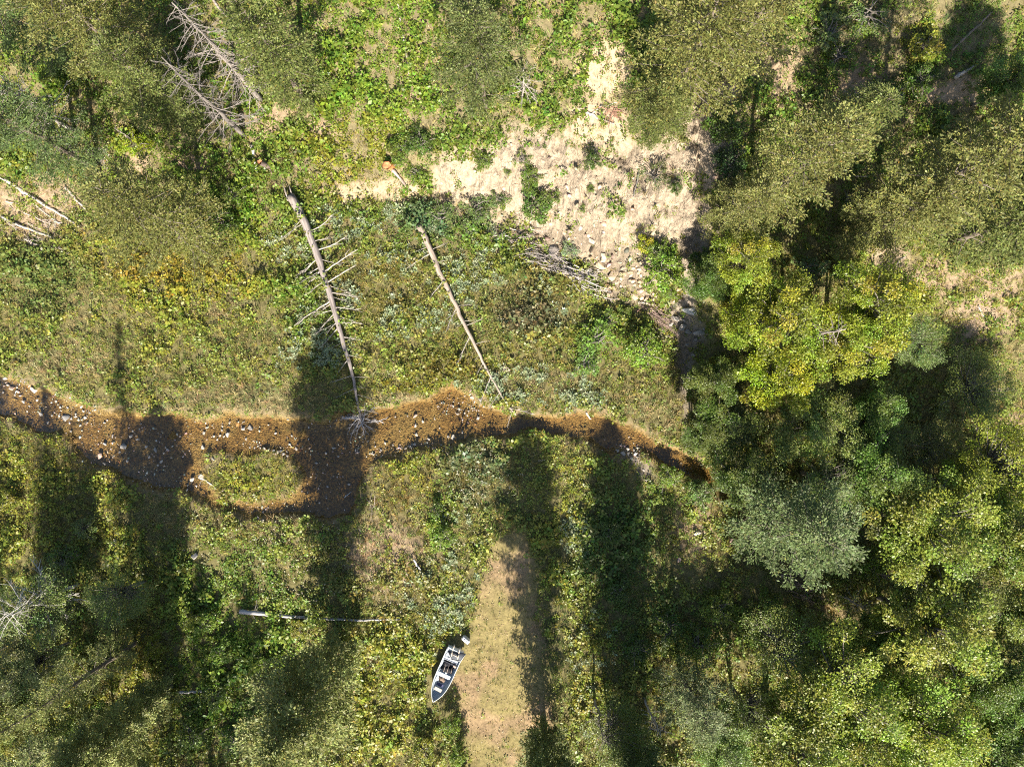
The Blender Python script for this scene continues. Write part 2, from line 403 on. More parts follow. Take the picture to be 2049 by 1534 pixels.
F['grass'] *= 0.55 + 0.9 * sstep(0.35, 0.7, fbm(XX * 0.7, YY * 0.7, 58, 3))
F['sage'] *= sstep(0.42, 0.6, fbm(XX * 0.9, YY * 0.9, 61, 3)) * 1.3
F['hcol'] = F['hcol'] * 1.1; F['gcol'] = F['gcol'] * 1.13
F['bare'] = np.clip(F['bare'] * (0.4 + 1.2 * sstep(0.3, 0.7, fbm(XX * 1.1, YY * 1.1, 63, 3))), 0, 1)
# sand, path, stream, gully
m_sand = sstep(-1.3, 1.3, D_SAND + WARP * 5.0)
m_path = sstep(-0.5, 0.5, D_PATH + WARP * 1.2)
m_wet = sstep(-0.25, 0.15, D_WET + WARP * 0.5)
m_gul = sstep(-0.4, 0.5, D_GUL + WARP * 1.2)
sandcol = np.array([0.345, 0.272, 0.190]) * (0.84 + 0.32 * fbm(XX * 0.9, YY * 0.9, 91, 4))[..., None]
F['soil'] = paint(F['soil'], m_sand, (0, 0, 0)) + sandcol * m_sand[..., None]
pathcol = np.array([0.25, 0.175, 0.096]) * (0.8 + 0.4 * fbm(XX * 0.8, YY * 0.8, 93, 4))[..., None]
green_p = (sstep(0.45, 0.62, fbm(XX * 0.35, YY * 0.35, 95, 3)) * 0.65)[..., None]
pathcol = pathcol * (1 - green_p) + np.array([0.18, 0.16, 0.055]) * green_p
F['soil'] = F['soil'] * (1 - m_path[..., None]) + pathcol * m_path[..., None]
m_tal = np.maximum(np.maximum(ell(1235, 550, 90, 50), ell(1300, 600, 50, 24)), np.maximum(ell(1130, 480, 80, 26), ell(1050, 468, 50, 16)))
F['soil'] = paint(F['soil'], m_tal * .75, (.185, .148, .105))
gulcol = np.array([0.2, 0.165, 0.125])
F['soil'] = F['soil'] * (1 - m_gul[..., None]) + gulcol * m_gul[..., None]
rim = sstep(-0.9, -0.1, D_WET) * (1 - m_wet)
F['soil'] = F['soil'] * (1 - .6 * rim[..., None]) + np.array([0.22, 0.16, 0.10]) * .6 * rim[..., None]
bedc = fbm(XX * 0.35, YY * 0.35, 97, 4)[..., None]
bedcol = np.array([0.125, 0.078, 0.026]) * (0.7 + 0.6 * bedc) + np.array([0.03, 0.028, 0.012]) * sstep(0.45, 0.7, fbm(XX * .6, YY * .6, 98, 3))[..., None]
F['soil'] = F['soil'] * (1 - m_wet[..., None]) + bedcol * m_wet[..., None]
BOATSPOT = pxpoly([(853, 1408), (882, 1414), (945, 1312), (940, 1268), (918, 1268), (888, 1284), (852, 1370)], 0.6)
m_boat = sstep(-.15, .1, poly_sdf(BOATSPOT, XX, YY))
thin = (1 - m_boat) * (1 - m_wet) * (1 - F['bare']) * (1 - m_gul * .85)
sandveg = np.clip(sstep(0.5, 0.64, fbm(XX * 0.9, YY * 0.9, 66, 4)) * 0.5 + .012, 0, 1)
keep = thin * (1 - m_sand + m_sand * sandveg * 0.7)
F['herb'] = F['herb'] * keep * (1 - m_path * 0.97)
F['grass'] = F['grass'] * keep * (1 - m_path * 0.45)
F['sage'] = F['sage'] * keep * (1 - m_path)
F['flower'] = F['flower'] * keep * (1 - m_path)

def look(Fd, x, y):
    i = np.clip(np.round((y - GY[0]) / STEP).astype(int), 0, len(GY) - 1)
    j = np.clip(np.round((x - GX[0]) / STEP).astype(int), 0, len(GX) - 1)
    return Fd[i, j]

# ------------------------------------------------------------------ ground sheet
ox = np.array([-600, -320, -180, -110, -75, -58.0]); oy = np.array([-600, -320, -180, -110, -70, -48.0])
AX = np.concatenate([ox, GX, -ox[::-1]]); AY = np.concatenate([oy, GY, -oy[::-1]])
AXX, AYY = np.meshgrid(AX, AY)
AZ = hgt(AXX, AYY)
AC = look(F['soil'], AXX, AYY); AB = look(m_wet, AXX, AYY); AS = look(m_sand, AXX, AYY)
nx, ny = len(AX), len(AY)
ii = (np.arange(ny - 1)[:, None] * nx + np.arange(nx - 1)[None]).ravel()
me = mesh_np('ground', np.stack([AXX, AYY, AZ], -1).reshape(-1, 3), np.stack([ii, ii + 1, ii + nx + 1, ii + nx], -1), None, AC.reshape(-1, 3), True)
for nm, f in (('bed', AB), ('sand', AS)):
    at = me.attributes.new(nm, 'FLOAT', 'POINT'); at.data.foreach_set('value', f.ravel().astype(np.float32))
M_GROUND, nt, b = new_mat('earth')
a = N(nt, 'ShaderNodeAttribute', attribute_name='Col'); ab = N(nt, 'ShaderNodeAttribute', attribute_name='bed')
tc = N(nt, 'ShaderNodeTexCoord')
n1 = N(nt, 'ShaderNodeTexNoise'); n1.inputs['Scale'].default_value = 3.5; n1.inputs['Detail'].default_value = 9; n1.inputs['Roughness'].default_value = .72
nt.links.new(tc.outputs['Object'], n1.inputs['Vector'])
r1 = N(nt, 'ShaderNodeMapRange'); r1.inputs[1].default_value = .3; r1.inputs[2].default_value = .7; r1.inputs[3].default_value = .55; r1.inputs[4].default_value = 1.35
nt.links.new(n1.outputs[0], r1.inputs[0])
vo = N(nt, 'ShaderNodeTexVoronoi'); vo.inputs['Scale'].default_value = 11.0
nt.links.new(tc.outputs['Object'], vo.inputs['Vector'])
sx = N(nt, 'ShaderNodeSeparateColor'); nt.links.new(vo.outputs['Color'], sx.inputs[0])
r2 = N(nt, 'ShaderNodeMapRange'); r2.inputs[3].default_value = .45; r2.inputs[4].default_value = 1.7
nt.links.new(sx.outputs[0], r2.inputs[0])
mm = N(nt, 'ShaderNodeMix', data_type='FLOAT'); nt.links.new(ab.outputs['Fac'], mm.inputs[0]); nt.links.new(r1.outputs[0], mm.inputs[2]); nt.links.new(r2.outputs[0], mm.inputs[3])
cc = N(nt, 'ShaderNodeCombineColor')
for k in range(3): nt.links.new(mm.outputs[0], cc.inputs[k])
nt.links.new(mulcol(nt, a.outputs['Color'], cc.outputs[0]), b.inputs['Base Color'])
b.inputs['Roughness'].default_value = .95; b.inputs['Specular IOR Level'].default_value = .1
bp = N(nt, 'ShaderNodeBump'); bp.inputs['Strength'].default_value = .8; bp.inputs['Distance'].default_value = .07
hm = N(nt, 'ShaderNodeMix', data_type='FLOAT'); nt.links.new(ab.outputs['Fac'], hm.inputs[0]); nt.links.new(n1.outputs[0], hm.inputs[2]); nt.links.new(vo.outputs['Distance'], hm.inputs[3])
nt.links.new(hm.outputs[0], bp.inputs['Height']); nt.links.new(bp.outputs[0], b.inputs['Normal'])
# the sand bank is cut by small ridges and cracks
asn = N(nt, 'ShaderNodeAttribute', attribute_name='sand')
mp = N(nt, 'ShaderNodeMapping'); mp.inputs['Scale'].default_value = (1.5, .55, 1); nt.links.new(tc.outputs['Object'], mp.inputs[0])
n3 = N(nt, 'ShaderNodeTexNoise'); n3.inputs['Scale'].default_value = 1.6; n3.inputs['Detail'].default_value = 7; n3.inputs['Roughness'].default_value = .62; n3.inputs['Distortion'].default_value = .8
nt.links.new(mp.outputs[0], n3.inputs['Vector'])
b2 = N(nt, 'ShaderNodeBump'); b2.inputs['Distance'].default_value = .55
nt.links.new(asn.outputs['Fac'], b2.inputs['Strength']); nt.links.new(n3.outputs[0], b2.inputs['Height']); nt.links.new(bp.outputs[0], b2.inputs['Normal'])
nt.links.new(b2.outputs[0], b.inputs['Normal'])
tag(link('ground', me, M_GROUND), kind='structure')

# ------------------------------------------------------------------ water: a thin clear sheet over the stony bed
M_WATER, nt, b = new_mat('water')
nt.nodes.remove(b)
tr = N(nt, 'ShaderNodeBsdfTransparent'); tr.inputs[0].default_value = (.92, .88, .78, 1)
gl = N(nt, 'ShaderNodeBsdfGlossy'); gl.inputs['Roughness'].default_value = .12
fr = N(nt, 'ShaderNodeFresnel'); fr.inputs[0].default_value = 1.5
tc = N(nt, 'ShaderNodeTexCoord'); wv = N(nt, 'ShaderNodeTexNoise'); wv.inputs['Scale'].default_value = 4; wv.inputs['Detail'].default_value = 4
nt.links.new(tc.outputs['Object'], wv.inputs['Vector'])
bp = N(nt, 'ShaderNodeBump'); bp.inputs['Strength'].default_value = .35; bp.inputs['Distance'].default_value = .06
nt.links.new(wv.outputs[0], bp.inputs['Height']); nt.links.new(bp.outputs[0], gl.inputs['Normal']); nt.links.new(bp.outputs[0], fr.inputs['Normal'])
mx = N(nt, 'ShaderNodeMixShader'); nt.links.new(fr.outputs[0], mx.inputs[0]); nt.links.new(tr.outputs[0], mx.inputs[1]); nt.links.new(gl.outputs[0], mx.inputs[2])
nt.links.new(mx.outputs[0], nt.nodes['Material Output'].inputs[0])
bm = bmesh.new()
cen = STREAM.mean(0)
f = bm.faces.new([bm.verts.new((x, y, -0.03)) for x, y in STREAM])
bmesh.ops.triangulate(bm, faces=[f])
me = bpy.data.meshes.new('water'); bm.to_mesh(me); bm.free()
tag(link('water', me, M_WATER), kind='structure')

# ------------------------------------------------------------------ ground cover
VX0, VX1, VY0, VY1 = -42.0, 42.0, -32.5, 32.5
def scatter(n, field, seed):
    r = np.random.default_rng(seed)
    x = r.uniform(VX0, VX1, n); y = r.uniform(VY0, VY1, n)
    # the slope hides ground outside the frame: keep what can be seen, with a margin
    z = hgt(x, y); k = CAM_H / (CAM_H - z)
    ok = (np.abs(x * k) < 41.5) & (np.abs(y * k) < 32)
    x, y, z = x[ok], y[ok], z[ok]
    keep = r.random(len(x)) < look(field, x, y)
    return x[keep], y[keep], z[keep], r

def jitter(r, C, hv=0.12, v=0.28):
    n = len(C)
    g = np.clip(1 + r.normal(0, v, (n, 1)), .35, 2.0)
    return np.clip(C * g * (1 + r.normal(0, hv, (n, 3)) * np.array([1.0, .5, .6])), 0.004, 1)

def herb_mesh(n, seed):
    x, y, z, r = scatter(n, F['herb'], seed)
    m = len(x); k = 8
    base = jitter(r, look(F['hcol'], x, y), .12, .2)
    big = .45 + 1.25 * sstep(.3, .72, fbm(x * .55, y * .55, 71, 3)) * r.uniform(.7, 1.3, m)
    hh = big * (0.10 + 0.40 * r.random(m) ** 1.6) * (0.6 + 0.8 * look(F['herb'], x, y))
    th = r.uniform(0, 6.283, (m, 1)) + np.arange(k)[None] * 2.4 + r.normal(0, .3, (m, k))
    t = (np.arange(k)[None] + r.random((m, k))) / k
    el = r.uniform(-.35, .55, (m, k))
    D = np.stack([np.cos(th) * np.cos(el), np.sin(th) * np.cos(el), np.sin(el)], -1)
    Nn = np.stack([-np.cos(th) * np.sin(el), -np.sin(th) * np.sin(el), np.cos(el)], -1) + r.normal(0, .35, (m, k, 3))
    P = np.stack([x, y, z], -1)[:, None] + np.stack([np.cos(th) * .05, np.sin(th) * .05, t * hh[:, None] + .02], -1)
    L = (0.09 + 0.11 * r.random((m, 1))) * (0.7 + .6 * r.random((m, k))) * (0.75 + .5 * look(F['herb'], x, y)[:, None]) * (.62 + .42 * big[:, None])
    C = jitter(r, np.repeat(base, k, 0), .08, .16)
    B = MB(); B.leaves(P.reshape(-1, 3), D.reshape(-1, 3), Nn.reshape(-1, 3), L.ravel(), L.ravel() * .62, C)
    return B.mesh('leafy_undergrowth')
tag(link('leafy_undergrowth', herb_mesh(100000, 101), M_LEAF), 'low leafy green herbs covering the meadow and the slopes', 'undergrowth', kind='stuff')

def grass_mesh(n, seed):
    x, y, z, r = scatter(n, F['grass'], seed)
    m = len(x); k = 7
    base = jitter(r, look(F['gcol'], x, y), .1, .22)
    gm = r.random(m) < .3
    base[gm] = base[gm] * np.array([.55, .85, .6])
    sh = 1 - .6 * look(m_path, x, y)
    lean = r.normal(0, .35, (m, 1, 2)) + r.normal(0, .5, (m, k, 2))
    D = np.concatenate([lean, np.ones((m, k, 1)) * .9], -1)
    P = np.stack([x, y, z - .02], -1)[:, None] + np.concatenate([r.normal(0, .06, (m, k, 2)), np.zeros((m, k, 1))], -1)
    L = (.2 + .35 * r.random((m, 1))) * (.7 + .6 * r.random((m, k))) * sh[:, None]
    Wd = .022 + .018 * r.random((m, k))
    C = jitter(r, np.repeat(base, k, 0), .05, .14)
    B = MB(); B.blades(P.reshape(-1, 3), D.reshape(-1, 3), L.ravel(), Wd.ravel(), C)
    return B.mesh('grass')
tag(link('grass', grass_mesh(150000, 102), M_GRASS), 'tan and olive grass tufts on the meadow and stream banks', 'grass', kind='stuff')

def sage_mesh(n, seed):
    x, y, z, r = scatter(n, F['sage'], seed)
    m = len(x); k = 10
    base = jitter(r, np.tile([0.27, 0.315, 0.175], (m, 1)), .06, .16)
    th = r.uniform(0, 6.283, (m, 1)) + np.arange(k)[None] * 2.4 + r.normal(0, .25, (m, k))
    el = r.uniform(-.1, .8, (m, k))
    D = np.stack([np.cos(th) * np.cos(el), np.sin(th) * np.cos(el), np.sin(el)], -1)
    Nn = np.stack([-np.cos(th) * np.sin(el), -np.sin(th) * np.sin(el), np.cos(el)], -1) + r.normal(0, .25, (m, k, 3))
    hh = .2 + .35 * r.random(m)
    P = np.stack([x, y, z], -1)[:, None] + np.stack([np.cos(th) * .04, np.sin(th) * .04, hh[:, None] * r.random((m, k))], -1)
    L = (.13 + .12 * r.random((m, 1))) * (.7 + .6 * r.random((m, k)))
    C = jitter(r, np.repeat(base, k, 0), .04, .15)
    B = MB(); B.leaves(P.reshape(-1, 3), D.reshape(-1, 3), Nn.reshape(-1, 3), L.ravel(), L.ravel() * .42, C)
    return B.mesh('silvery_herbs')
tag(link('silvery_herbs', sage_mesh(100000, 103), M_LEAF), 'silvery grey green herbs growing in patches on the meadow', 'herbs', kind='stuff')

def flower_mesh(n, seed):
    x, y, z, r = scatter(n, F['flower'], seed)
    m = len(x)
    P = np.stack([x, y, z + .25 + .3 * r.random(m)], -1)
    B = MB()
    for q in range(2):
        th = r.uniform(0, 6.28, m)
        B.leaves(P + r.normal(0, .05, P.shape), np.stack([np.cos(th), np.sin(th), r.normal(0, .2, m)], -1), np.tile([0, -.3, 1.0], (m, 1)) + r.normal(0, .25, (m, 3)), .05 + .06 * r.random(m), .045 + .04 * r.random(m), jitter(r, np.tile([.52, .46, .34], (m, 1)), .03, .15))
    return B.mesh('seed_heads')
tag(link('seed_heads', flower_mesh(26000, 104), M_LEAF), 'pale dry seed heads dotted over the bank herbs', 'seed heads', kind='stuff')

# dead leaf and twig litter, small clods
def litter_mesh(n, seed):
    f = np.clip(.25 + F['bare'] * .6 + m_path * .9 + m_sand * .12, 0, 1) * (1 - m_wet) * (1 - m_sand * .75)
    x, y, z, r = scatter(n, f, seed)
    m = len(x); th = r.uniform(0, 6.28, m)
    P = np.stack([x, y, z + .01 + .04 * r.random(m)], -1)
    C = jitter(r, np.tile([.33, .245, .145], (m, 1)), .1, .3)
    B = MB(); B.leaves(P, np.stack([np.cos(th), np.sin(th), r.normal(.1, .25, m)], -1), np.tile([0, 0, 1.0], (m, 1)) + r.normal(0, .4, (m, 3)), .06 + .16 * r.random(m) ** 2, .03 + .05 * r.random(m), C)
    return B.mesh('leaf_litter')
tag(link('leaf_litter', litter_mesh(60000, 105), M_GRASS), 'dry brown leaf and grass litter on bare earth and on the path', 'litter', kind='stuff')

# gravel: small stones of the bed, the bars and the talus
def stone_arrays(r, n):
    """n little irregular stones as octahedra with 8 faces"""
    a = np.array([[1, 0, 0], [0, 1, 0], [-1, 0, 0], [0, -1, 0], [0, 0, 1], [0, 0, -1]], float)
    T = np.array([[0, 1, 4], [1, 2, 4], [2, 3, 4], [3, 0, 4], [1, 0, 5], [2, 1, 5], [3, 2, 5], [0, 3, 5]])
    V = a[None] * r.uniform(.65, 1.35, (n, 6, 1)) + r.normal(0, .2, (n, 6, 3))
    return V, T
def gravel(name, n, field, seed, size, colr, zoff, label, sizepow=2.5, pale=.0, zmin=-9):
    x, y, z, r = scatter(n, field, seed); z = np.maximum(z, zmin)
    m = len(x)
    V, T = stone_arrays(r, m)
    s = size[0] + (size[1] - size[0]) * r.random(m) ** sizepow
    V = V * s[:, None, None] * np.stack([np.ones(m), r.uniform(.6, 1, m), r.uniform(.35, .6, m)], -1)[:, None]
    th = r.uniform(0, 6.28, m); c, sn = np.cos(th)[:, None], np.sin(th)[:, None]
    V = np.stack([V[..., 0] * c - V[..., 1] * sn, V[..., 0] * sn + V[..., 1] * c, V[..., 2]], -1) + np.stack([x, y, z + zoff * s], -1)[:, None]
    C = jitter(r, np.tile(colr, (m, 1)), .14, .42)
    w = r.random(m) < pale
    C[w] = jitter(r, np.tile([.36, .31, .26], (w.sum(), 1)), .04, .2)
    TT = (np.arange(m)[:, None, None] * 6 + T[None]).reshape(-1, 3)
    me = mesh_np(name, V.reshape(-1, 3), None, TT, np.repeat(C, 6, 0))
    tag(link(name, me, M_ROCK), label, name.split('_')[-1], kind='stuff')
wetin = sstep(-.1, .2, D_WET)
gravel('stream_gravel', 100000, wetin * .9, 111, (.03, .13), [.135, .086, .030], .1, 'orange brown gravel covering the shallow stream bed', pale=.012)
bars = np.zeros(XX.shape)
for (a_, b_, rx, ry, v) in [(925, 820, 45, 26, .9), (560, 893, 70, 9, 1), (560, 1010, 60, 10, .9), (800, 900, 110, 12, .7), (730, 890, 40, 20, .4), (130, 815, 70, 25, .5), (260, 890, 120, 40, .35), (30, 760, 50, 18, .7),
        (430, 845, 60, 14, .35), (330, 960, 60, 30, .35), (640, 960, 50, 40, .25), (470, 860, 60, 10, .25), (160, 830, 60, 30, .4), (1255, 905, 40, 12, .8), (660, 870, 60, 30, .15)]:
    bars = np.maximum(bars, ell(a_, b_, rx, ry) * v)
gravel('pale_gravel', 230000, bars * .6 * sstep(-.9, 0, D_WET), 112, (.03, .12), [.36, .31, .25], .25, 'pale small stones on the gravel bars of the stream', zmin=-.04)
tal = np.zeros(XX.shape)
for (a_, b_, rx, ry, v) in [(1240, 550, 110, 60, .9), (1310, 600, 60, 30, .9), (1130, 470, 100, 40, .5), (1050, 465, 60, 20, .6), (1200, 380, 200, 90, .12), (1000, 340, 160, 50, .12)]:
    tal = np.maximum(tal, ell(a_, b_, rx, ry) * v)
gravel('talus_gravel', 60000, tal * .8, 113, (.05, .3), [.35, .275, .185], .25, 'tan rock chips strewn below the eroded sand bank')
gravel('gully_gravel', 9000, np.clip(m_gul, 0, 1), 114, (.04, .17), [.25, .225, .19], .2, 'grey stones littering the dry gully bed')
# ------------------------------------------------------------------ trees
def wob(r, n, a):
    return np.cumsum(r.normal(0, a, n))

def make_conifer(seed, h=16.0, R=3.2, bare=0.12, dens=1.0, ragged=.3, prof=None, skip=.16, gap=1.05):
    """trunk mesh and crown mesh of a fir, unit metres, base at 0"""
    r = np.random.default_rng(seed)
    tb, cb = MB(), MB()
    n = 14
    zt = np.linspace(-.4, h, n); bx = wob(r, n, .05); by = wob(r, n, .05)
    bx -= bx[0]; by -= by[0]
    tb.tube(np.stack([bx, by, zt], -1), np.linspace(h * .0155, .02, n), 8, (.13, .105, .08))
    z = h * bare; turn = 0
    while z < h * .985:
        t = (z - h * bare) / (h * (1 - bare))
        env = R * (1 - t) ** .82 * min(1, .62 + 2.4 * t)
        if prof: env = R * float(np.interp(t, prof[0], prof[1]))
        nb = 5 if t < .85 else 4
        for q in range(nb):
            if r.random() < skip: continue
            L = env * (1 - ragged * r.random() ** 1.5) + .12
            az = turn + q * 6.283 / nb + r.normal(0, .22); zz = z + r.normal(0, .1)
            el0 = .25 - .55 * (1 - t) + r.normal(0, .1) + .45 * t
            m = 7
            s = np.linspace(0, 1, m)
            up = L * (np.sin(el0) * s + (.20 - .1 * t) * s * s * (1 if el0 < .1 else .2))
            rad = L * np.cos(el0) * s
            cx_, cy_ = np.interp(zz, zt, bx), np.interp(zz, zt, by)
            wv = wob(r, m, .035) * L * .4
            P = np.stack([cx_ + rad * math.cos(az) - wv * math.sin(az), cy_ + rad * math.sin(az) + wv * math.cos(az), zz + up], -1)
            tb.tube(P, np.linspace(.018 + .010 * L, .006, m), 3, (.15, .125, .10), cap=False)
            # boughs: flattened clumps of needle sprays along the outer part of the branch
            nc = max(2, int(L * 2.9 * dens))
            u = np.clip(np.linspace(.25, 1.0, nc) + r.normal(0, .04, nc), .1, 1.03)
            ctr = np.stack([np.interp(u, s, P[:, k]) for k in range(3)], -1)
            ax = unit(np.array(P[-1] - P[0])[None])[0]; sd = np.array([-math.sin(az), math.cos(az), 0])
            spread = (.10 + .26 * np.clip(1.1 - u, 0, 1) * L) * r.choice([-1, 1], nc) * r.uniform(.2, 1, nc)
            ctr = ctr + sd * spread[:, None] + np.array([0, 0, 1.0]) * r.normal(-.02, .07, (nc, 1))
            cr = r.uniform(.22, .44, nc) * (1 if L > .9 else .65)
            k_ = int(36 * dens)
            d = unit(r.normal(size=(nc, k_, 3))) * (r.random((nc, k_, 1)) ** .45) * cr[:, None, None] * np.array([1.15, 1.15, .55])
            P2 = (ctr[:, None] + d).reshape(-1, 3); m2 = len(P2)
            D2 = unit(d.reshape(-1, 3) * np.array([1, 1, .4]) + ax * .22) + r.normal(0, .35, (m2, 3))
            g = np.repeat(np.clip(1 + r.normal(0, .2, nc), .6, 1.55), k_)[:, None] * np.clip(1 + r.normal(0, .17, (m2, 1)), .5, 1.6)
            cc_ = g * (1 + r.normal(0, .06, (m2, 3)))
            cc_[r.random(m2) < .012] *= [1.5, 1.0, .8]
            cb.leaves(P2, D2, np.array([0, -.2, 1.0]) + r.normal(0, .45, (m2, 3)), r.uniform(.11, .22, m2), r.uniform(.055, .10, m2), cc_, .05)
        turn += .5 + r.random()
        z += gap * (.40 + .50 * (1 - t)) * (.8 + .4 * r.random())
    return tb.mesh('conifer_trunk', True), cb.mesh('conifer_crown')

def make_broadleaf(seed, h=10.0, R=3.0, clumps=56, leaves=190, lsize=(.10, .2), base=.3, lc=(.85, .62), flatness=.55, wood=(.16, .14, .115)):
    r = np.random.default_rng(seed)
    tb, cb = MB(), MB()
    nt_ = 3 if h < 7 else 2
    stems = []
    for q in range(nt_):
        n = 7; az = r.uniform(0, 6.28); s = np.linspace(0, 1, n); out = R * .28 * (q > 0)
        P = np.stack([math.cos(az) * out * s ** 1.4 + wob(r, n, .05), math.sin(az) * out * s ** 1.4 + wob(r, n, .05), -.3 + s * h * (.72 + .1 * r.random())], -1)
        P[:, :2] -= P[0, :2]
        tb.tube(P, np.linspace(h * .013, .025, n), 7, wood); stems.append(P)
    for q in range(clumps):
        # clump centres fill an uneven dome, more of them near its outside
        u = r.normal(size=3); u /= np.linalg.norm(u); u[2] = abs(u[2]) * (1 if r.random() < .78 else -.7)
        rr = r.random() ** .38
        lob = .78 + .34 * math.sin(3 * math.atan2(u[1], u[0]) + seed) * .5 + .22 * r.random()
        c = np.array([u[0] * R * rr * lob, u[1] * R * rr * lob, h * (base + .33) + u[2] * h * (.97 - base - .33) * rr])
        if c[2] < h * base * .7: c[2] = h * base * .7
        st = stems[q % nt_]; k = int(np.clip(np.searchsorted(st[:, 2], c[2] * .62), 1, len(st) - 2)); a0 = st[k]
        mid = a0 * .5 + c * .5 + np.array([0, 0, .12 * R]) * r.random() + r.normal(0, .12, 3)
        tb.tube(np.array([a0, a0 * .65 + mid * .35, mid, mid * .4 + c * .6 + r.normal(0, .06, 3), c]), np.linspace(.035 + .012 * R, .008, 5), 4, wood, cap=False)
        for w in range(3):
            e = c + r.normal(0, .34, 3) * np.array([1, 1, .6]) * lc[0]
            tb.tube(np.array([mid * .4 + c * .6, (c + e) / 2 + r.normal(0, .05, 3), e]), [.012, .009, .004], 3, wood, cap=False)
        m = int(leaves * (.6 + .8 * r.random()))
        ks = r.random(); rad = lc[1] * (.38 + .75 * ks) * (R / 3) ** .3; m = int(m * (.3 + .85 * ks))
        d = r.normal(size=(m, 3)); d = unit(d) * (r.random((m, 1)) ** .5) * rad * np.array([1.25, 1.25, flatness])
        P = c + d
        th = np.arctan2(d[:, 1], d[:, 0]) + r.normal(0, .9, m)
        el = r.normal(-.25, .45, m)
        D = np.stack([np.cos(th) * np.cos(el), np.sin(th) * np.cos(el), np.sin(el)], -1)
        cl = np.clip(1 + r.normal(0, .2), .6, 1.5) * (1 + r.normal(0, .08, 3))
        g = np.clip(1 + r.normal(0, .2, (m, 1)), .45, 1.8) * cl
        g = g * (1 + r.normal(0, .06, (m, 3)))
        L = r.uniform(lsize[0], lsize[1], m) * r.uniform(.8, 1.2)
        cb.leaves(P, D, np.array([0, 0, 1.0]) + r.normal(0, .55, (m, 3)), L, L * r.uniform(.5, .75, m), g, .06)
    return tb.mesh('broadleaf_trunk', True), cb.mesh('broadleaf_crown')

def make_dead_branch(seed, curve=.35, twigs=7):
    """a bare branch one metre long along +X, with side twigs"""
    r = np.random.default_rng(seed); B = MB(); n = 8
    s = np.linspace(0, 1, n)
    P = np.stack([s, curve * s * s * r.choice([-1, 1]) + wob(r, n, .018), -.12 * s + .1 * s * s + wob(r, n, .018)], -1)
    P -= P[0]
    B.tube(P, np.linspace(.036, .010, n), 4, (1, 1, 1), cap=False)
    for q in range(twigs):
        u = r.uniform(.25, .95); b0 = np.array([np.interp(u, s, P[:, k]) for k in range(3)])
        d = np.array([.75, r.choice([-1, 1]) * r.uniform(.4, 1), r.normal(0, .3)]); d /= np.linalg.norm(d)
        l = r.uniform(.12, .38) * (1.15 - u * .6)
        B.tube(np.array([b0, b0 + d * l * .5 + r.normal(0, .02, 3), b0 + d * l + np.array([.05, 0, 0])]), [.017, .012, .006], 3, (1, 1, 1), cap=False)
    return B.mesh('dead_branch')
DEAD_BR = [make_dead_branch(900 + q, .15 + .5 * (q % 3) / 2, 4 + q) for q in range(7)]
for me in DEAD_BR: me.materials.append(M_DEADWOOD)

RND = ([0, .1, .35, .6, .8, .93, 1], [.62, .9, 1.0, .86, .62, .32, .06])
CONIFERS = [make_conifer(201, 16, 3.3, .12, 1.0, .32), make_conifer(202, 16, 3.0, .10, 1.0, .42, RND), make_conifer(203, 16, 3.5, .16, 1.0, .5, RND),
            make_conifer(204, 16, 2.3, .14, 1.1, .38, RND), make_conifer(205, 16, 3.6, .08, 1.0, .4, RND),
            make_conifer(206, 16, 3.0, .1, 1.45, .35, ([0, .3, .45, .65, .8, .92, 1], [.5, .55, .8, 1.0, .66, .24, .03]), .08, .7)]
CON_DIM = [(16, 3.3), (16, 3.0), (16, 3.5), (16, 2.3), (16, 3.6), (16, 3.0)]
BROAD = [make_broadleaf(301, 10, 3.0, 105, 300, (.08, .16)), make_broadleaf(302, 10, 3.4, 120, 280, (.08, .16)), make_broadleaf(303, 10, 2.8, 84, 310, (.08, .17)), make_broadleaf(304, 10, 3.2, 84, 200, (.07, .13)),
         make_broadleaf(305, 10, 3.3, 84, 250, (.09, .17), flatness=.4)]
BR_DIM = [(10, 3.0), (10, 3.4), (10, 2.8), (10, 3.2), (10, 3.3)]
SHRUBS = [make_broadleaf(401, 2.0, 1.3, 30, 95, (.08, .15), .16, (.4, .36)), make_broadleaf(402, 2.0, 1.4, 26, 90, (.10, .19), .12, (.4, .38)),
          make_broadleaf(403, 2.0, 1.2, 24, 60, (.09, .18), .15, (.4, .36)), make_broadleaf(404, 2.0, 1.5, 22, 60, (.09, .16), .1, (.5, .36))]
SH_DIM = [(2, 1.3), (2, 1.4), (2, 1.2), (2, 1.5)]
for a_, b_ in CONIFERS:
    a_.materials.append(M_BARK); b_.materials.append(M_NEEDLE)
for a_, b_ in BROAD + SHRUBS:
    a_.materials.append(M_BARK); b_.materials.append(M_LEAF)

def plant(name, meshes, dim, xyz, h, R, tint, label, cat, group=None, trunk_tint=(1, 1, 1)):
    o = link(name, None, None, None, xyz, (0, 0, random.uniform(0, 6.28)), (R / dim[1], R / dim[1], h / dim[0]))
    tag(o, label, cat, group)
    link('trunk' if cat == 'tree' else 'stem', meshes[0], None, o, color=trunk_tint)
    link('crown' if cat == 'tree' else 'foliage', meshes[1], None, o, color=tint)
    return o

OLV, OLG, GRN, BLU, SOFT = (.168, .172, .046), (.142, .166, .044), (.098, .140, .042), (.118, .158, .052), (.215, .235, .070)
def conifer(px, py, h, R, v, tint, label, frac=.5, base=False):
    x, y, z = ground(px, py, 0 if base else h * frac)
    return plant('conifer_tree', CONIFERS[v], CON_DIM[v], (x, y, z - .05), h, R, tint, label, 'tree')

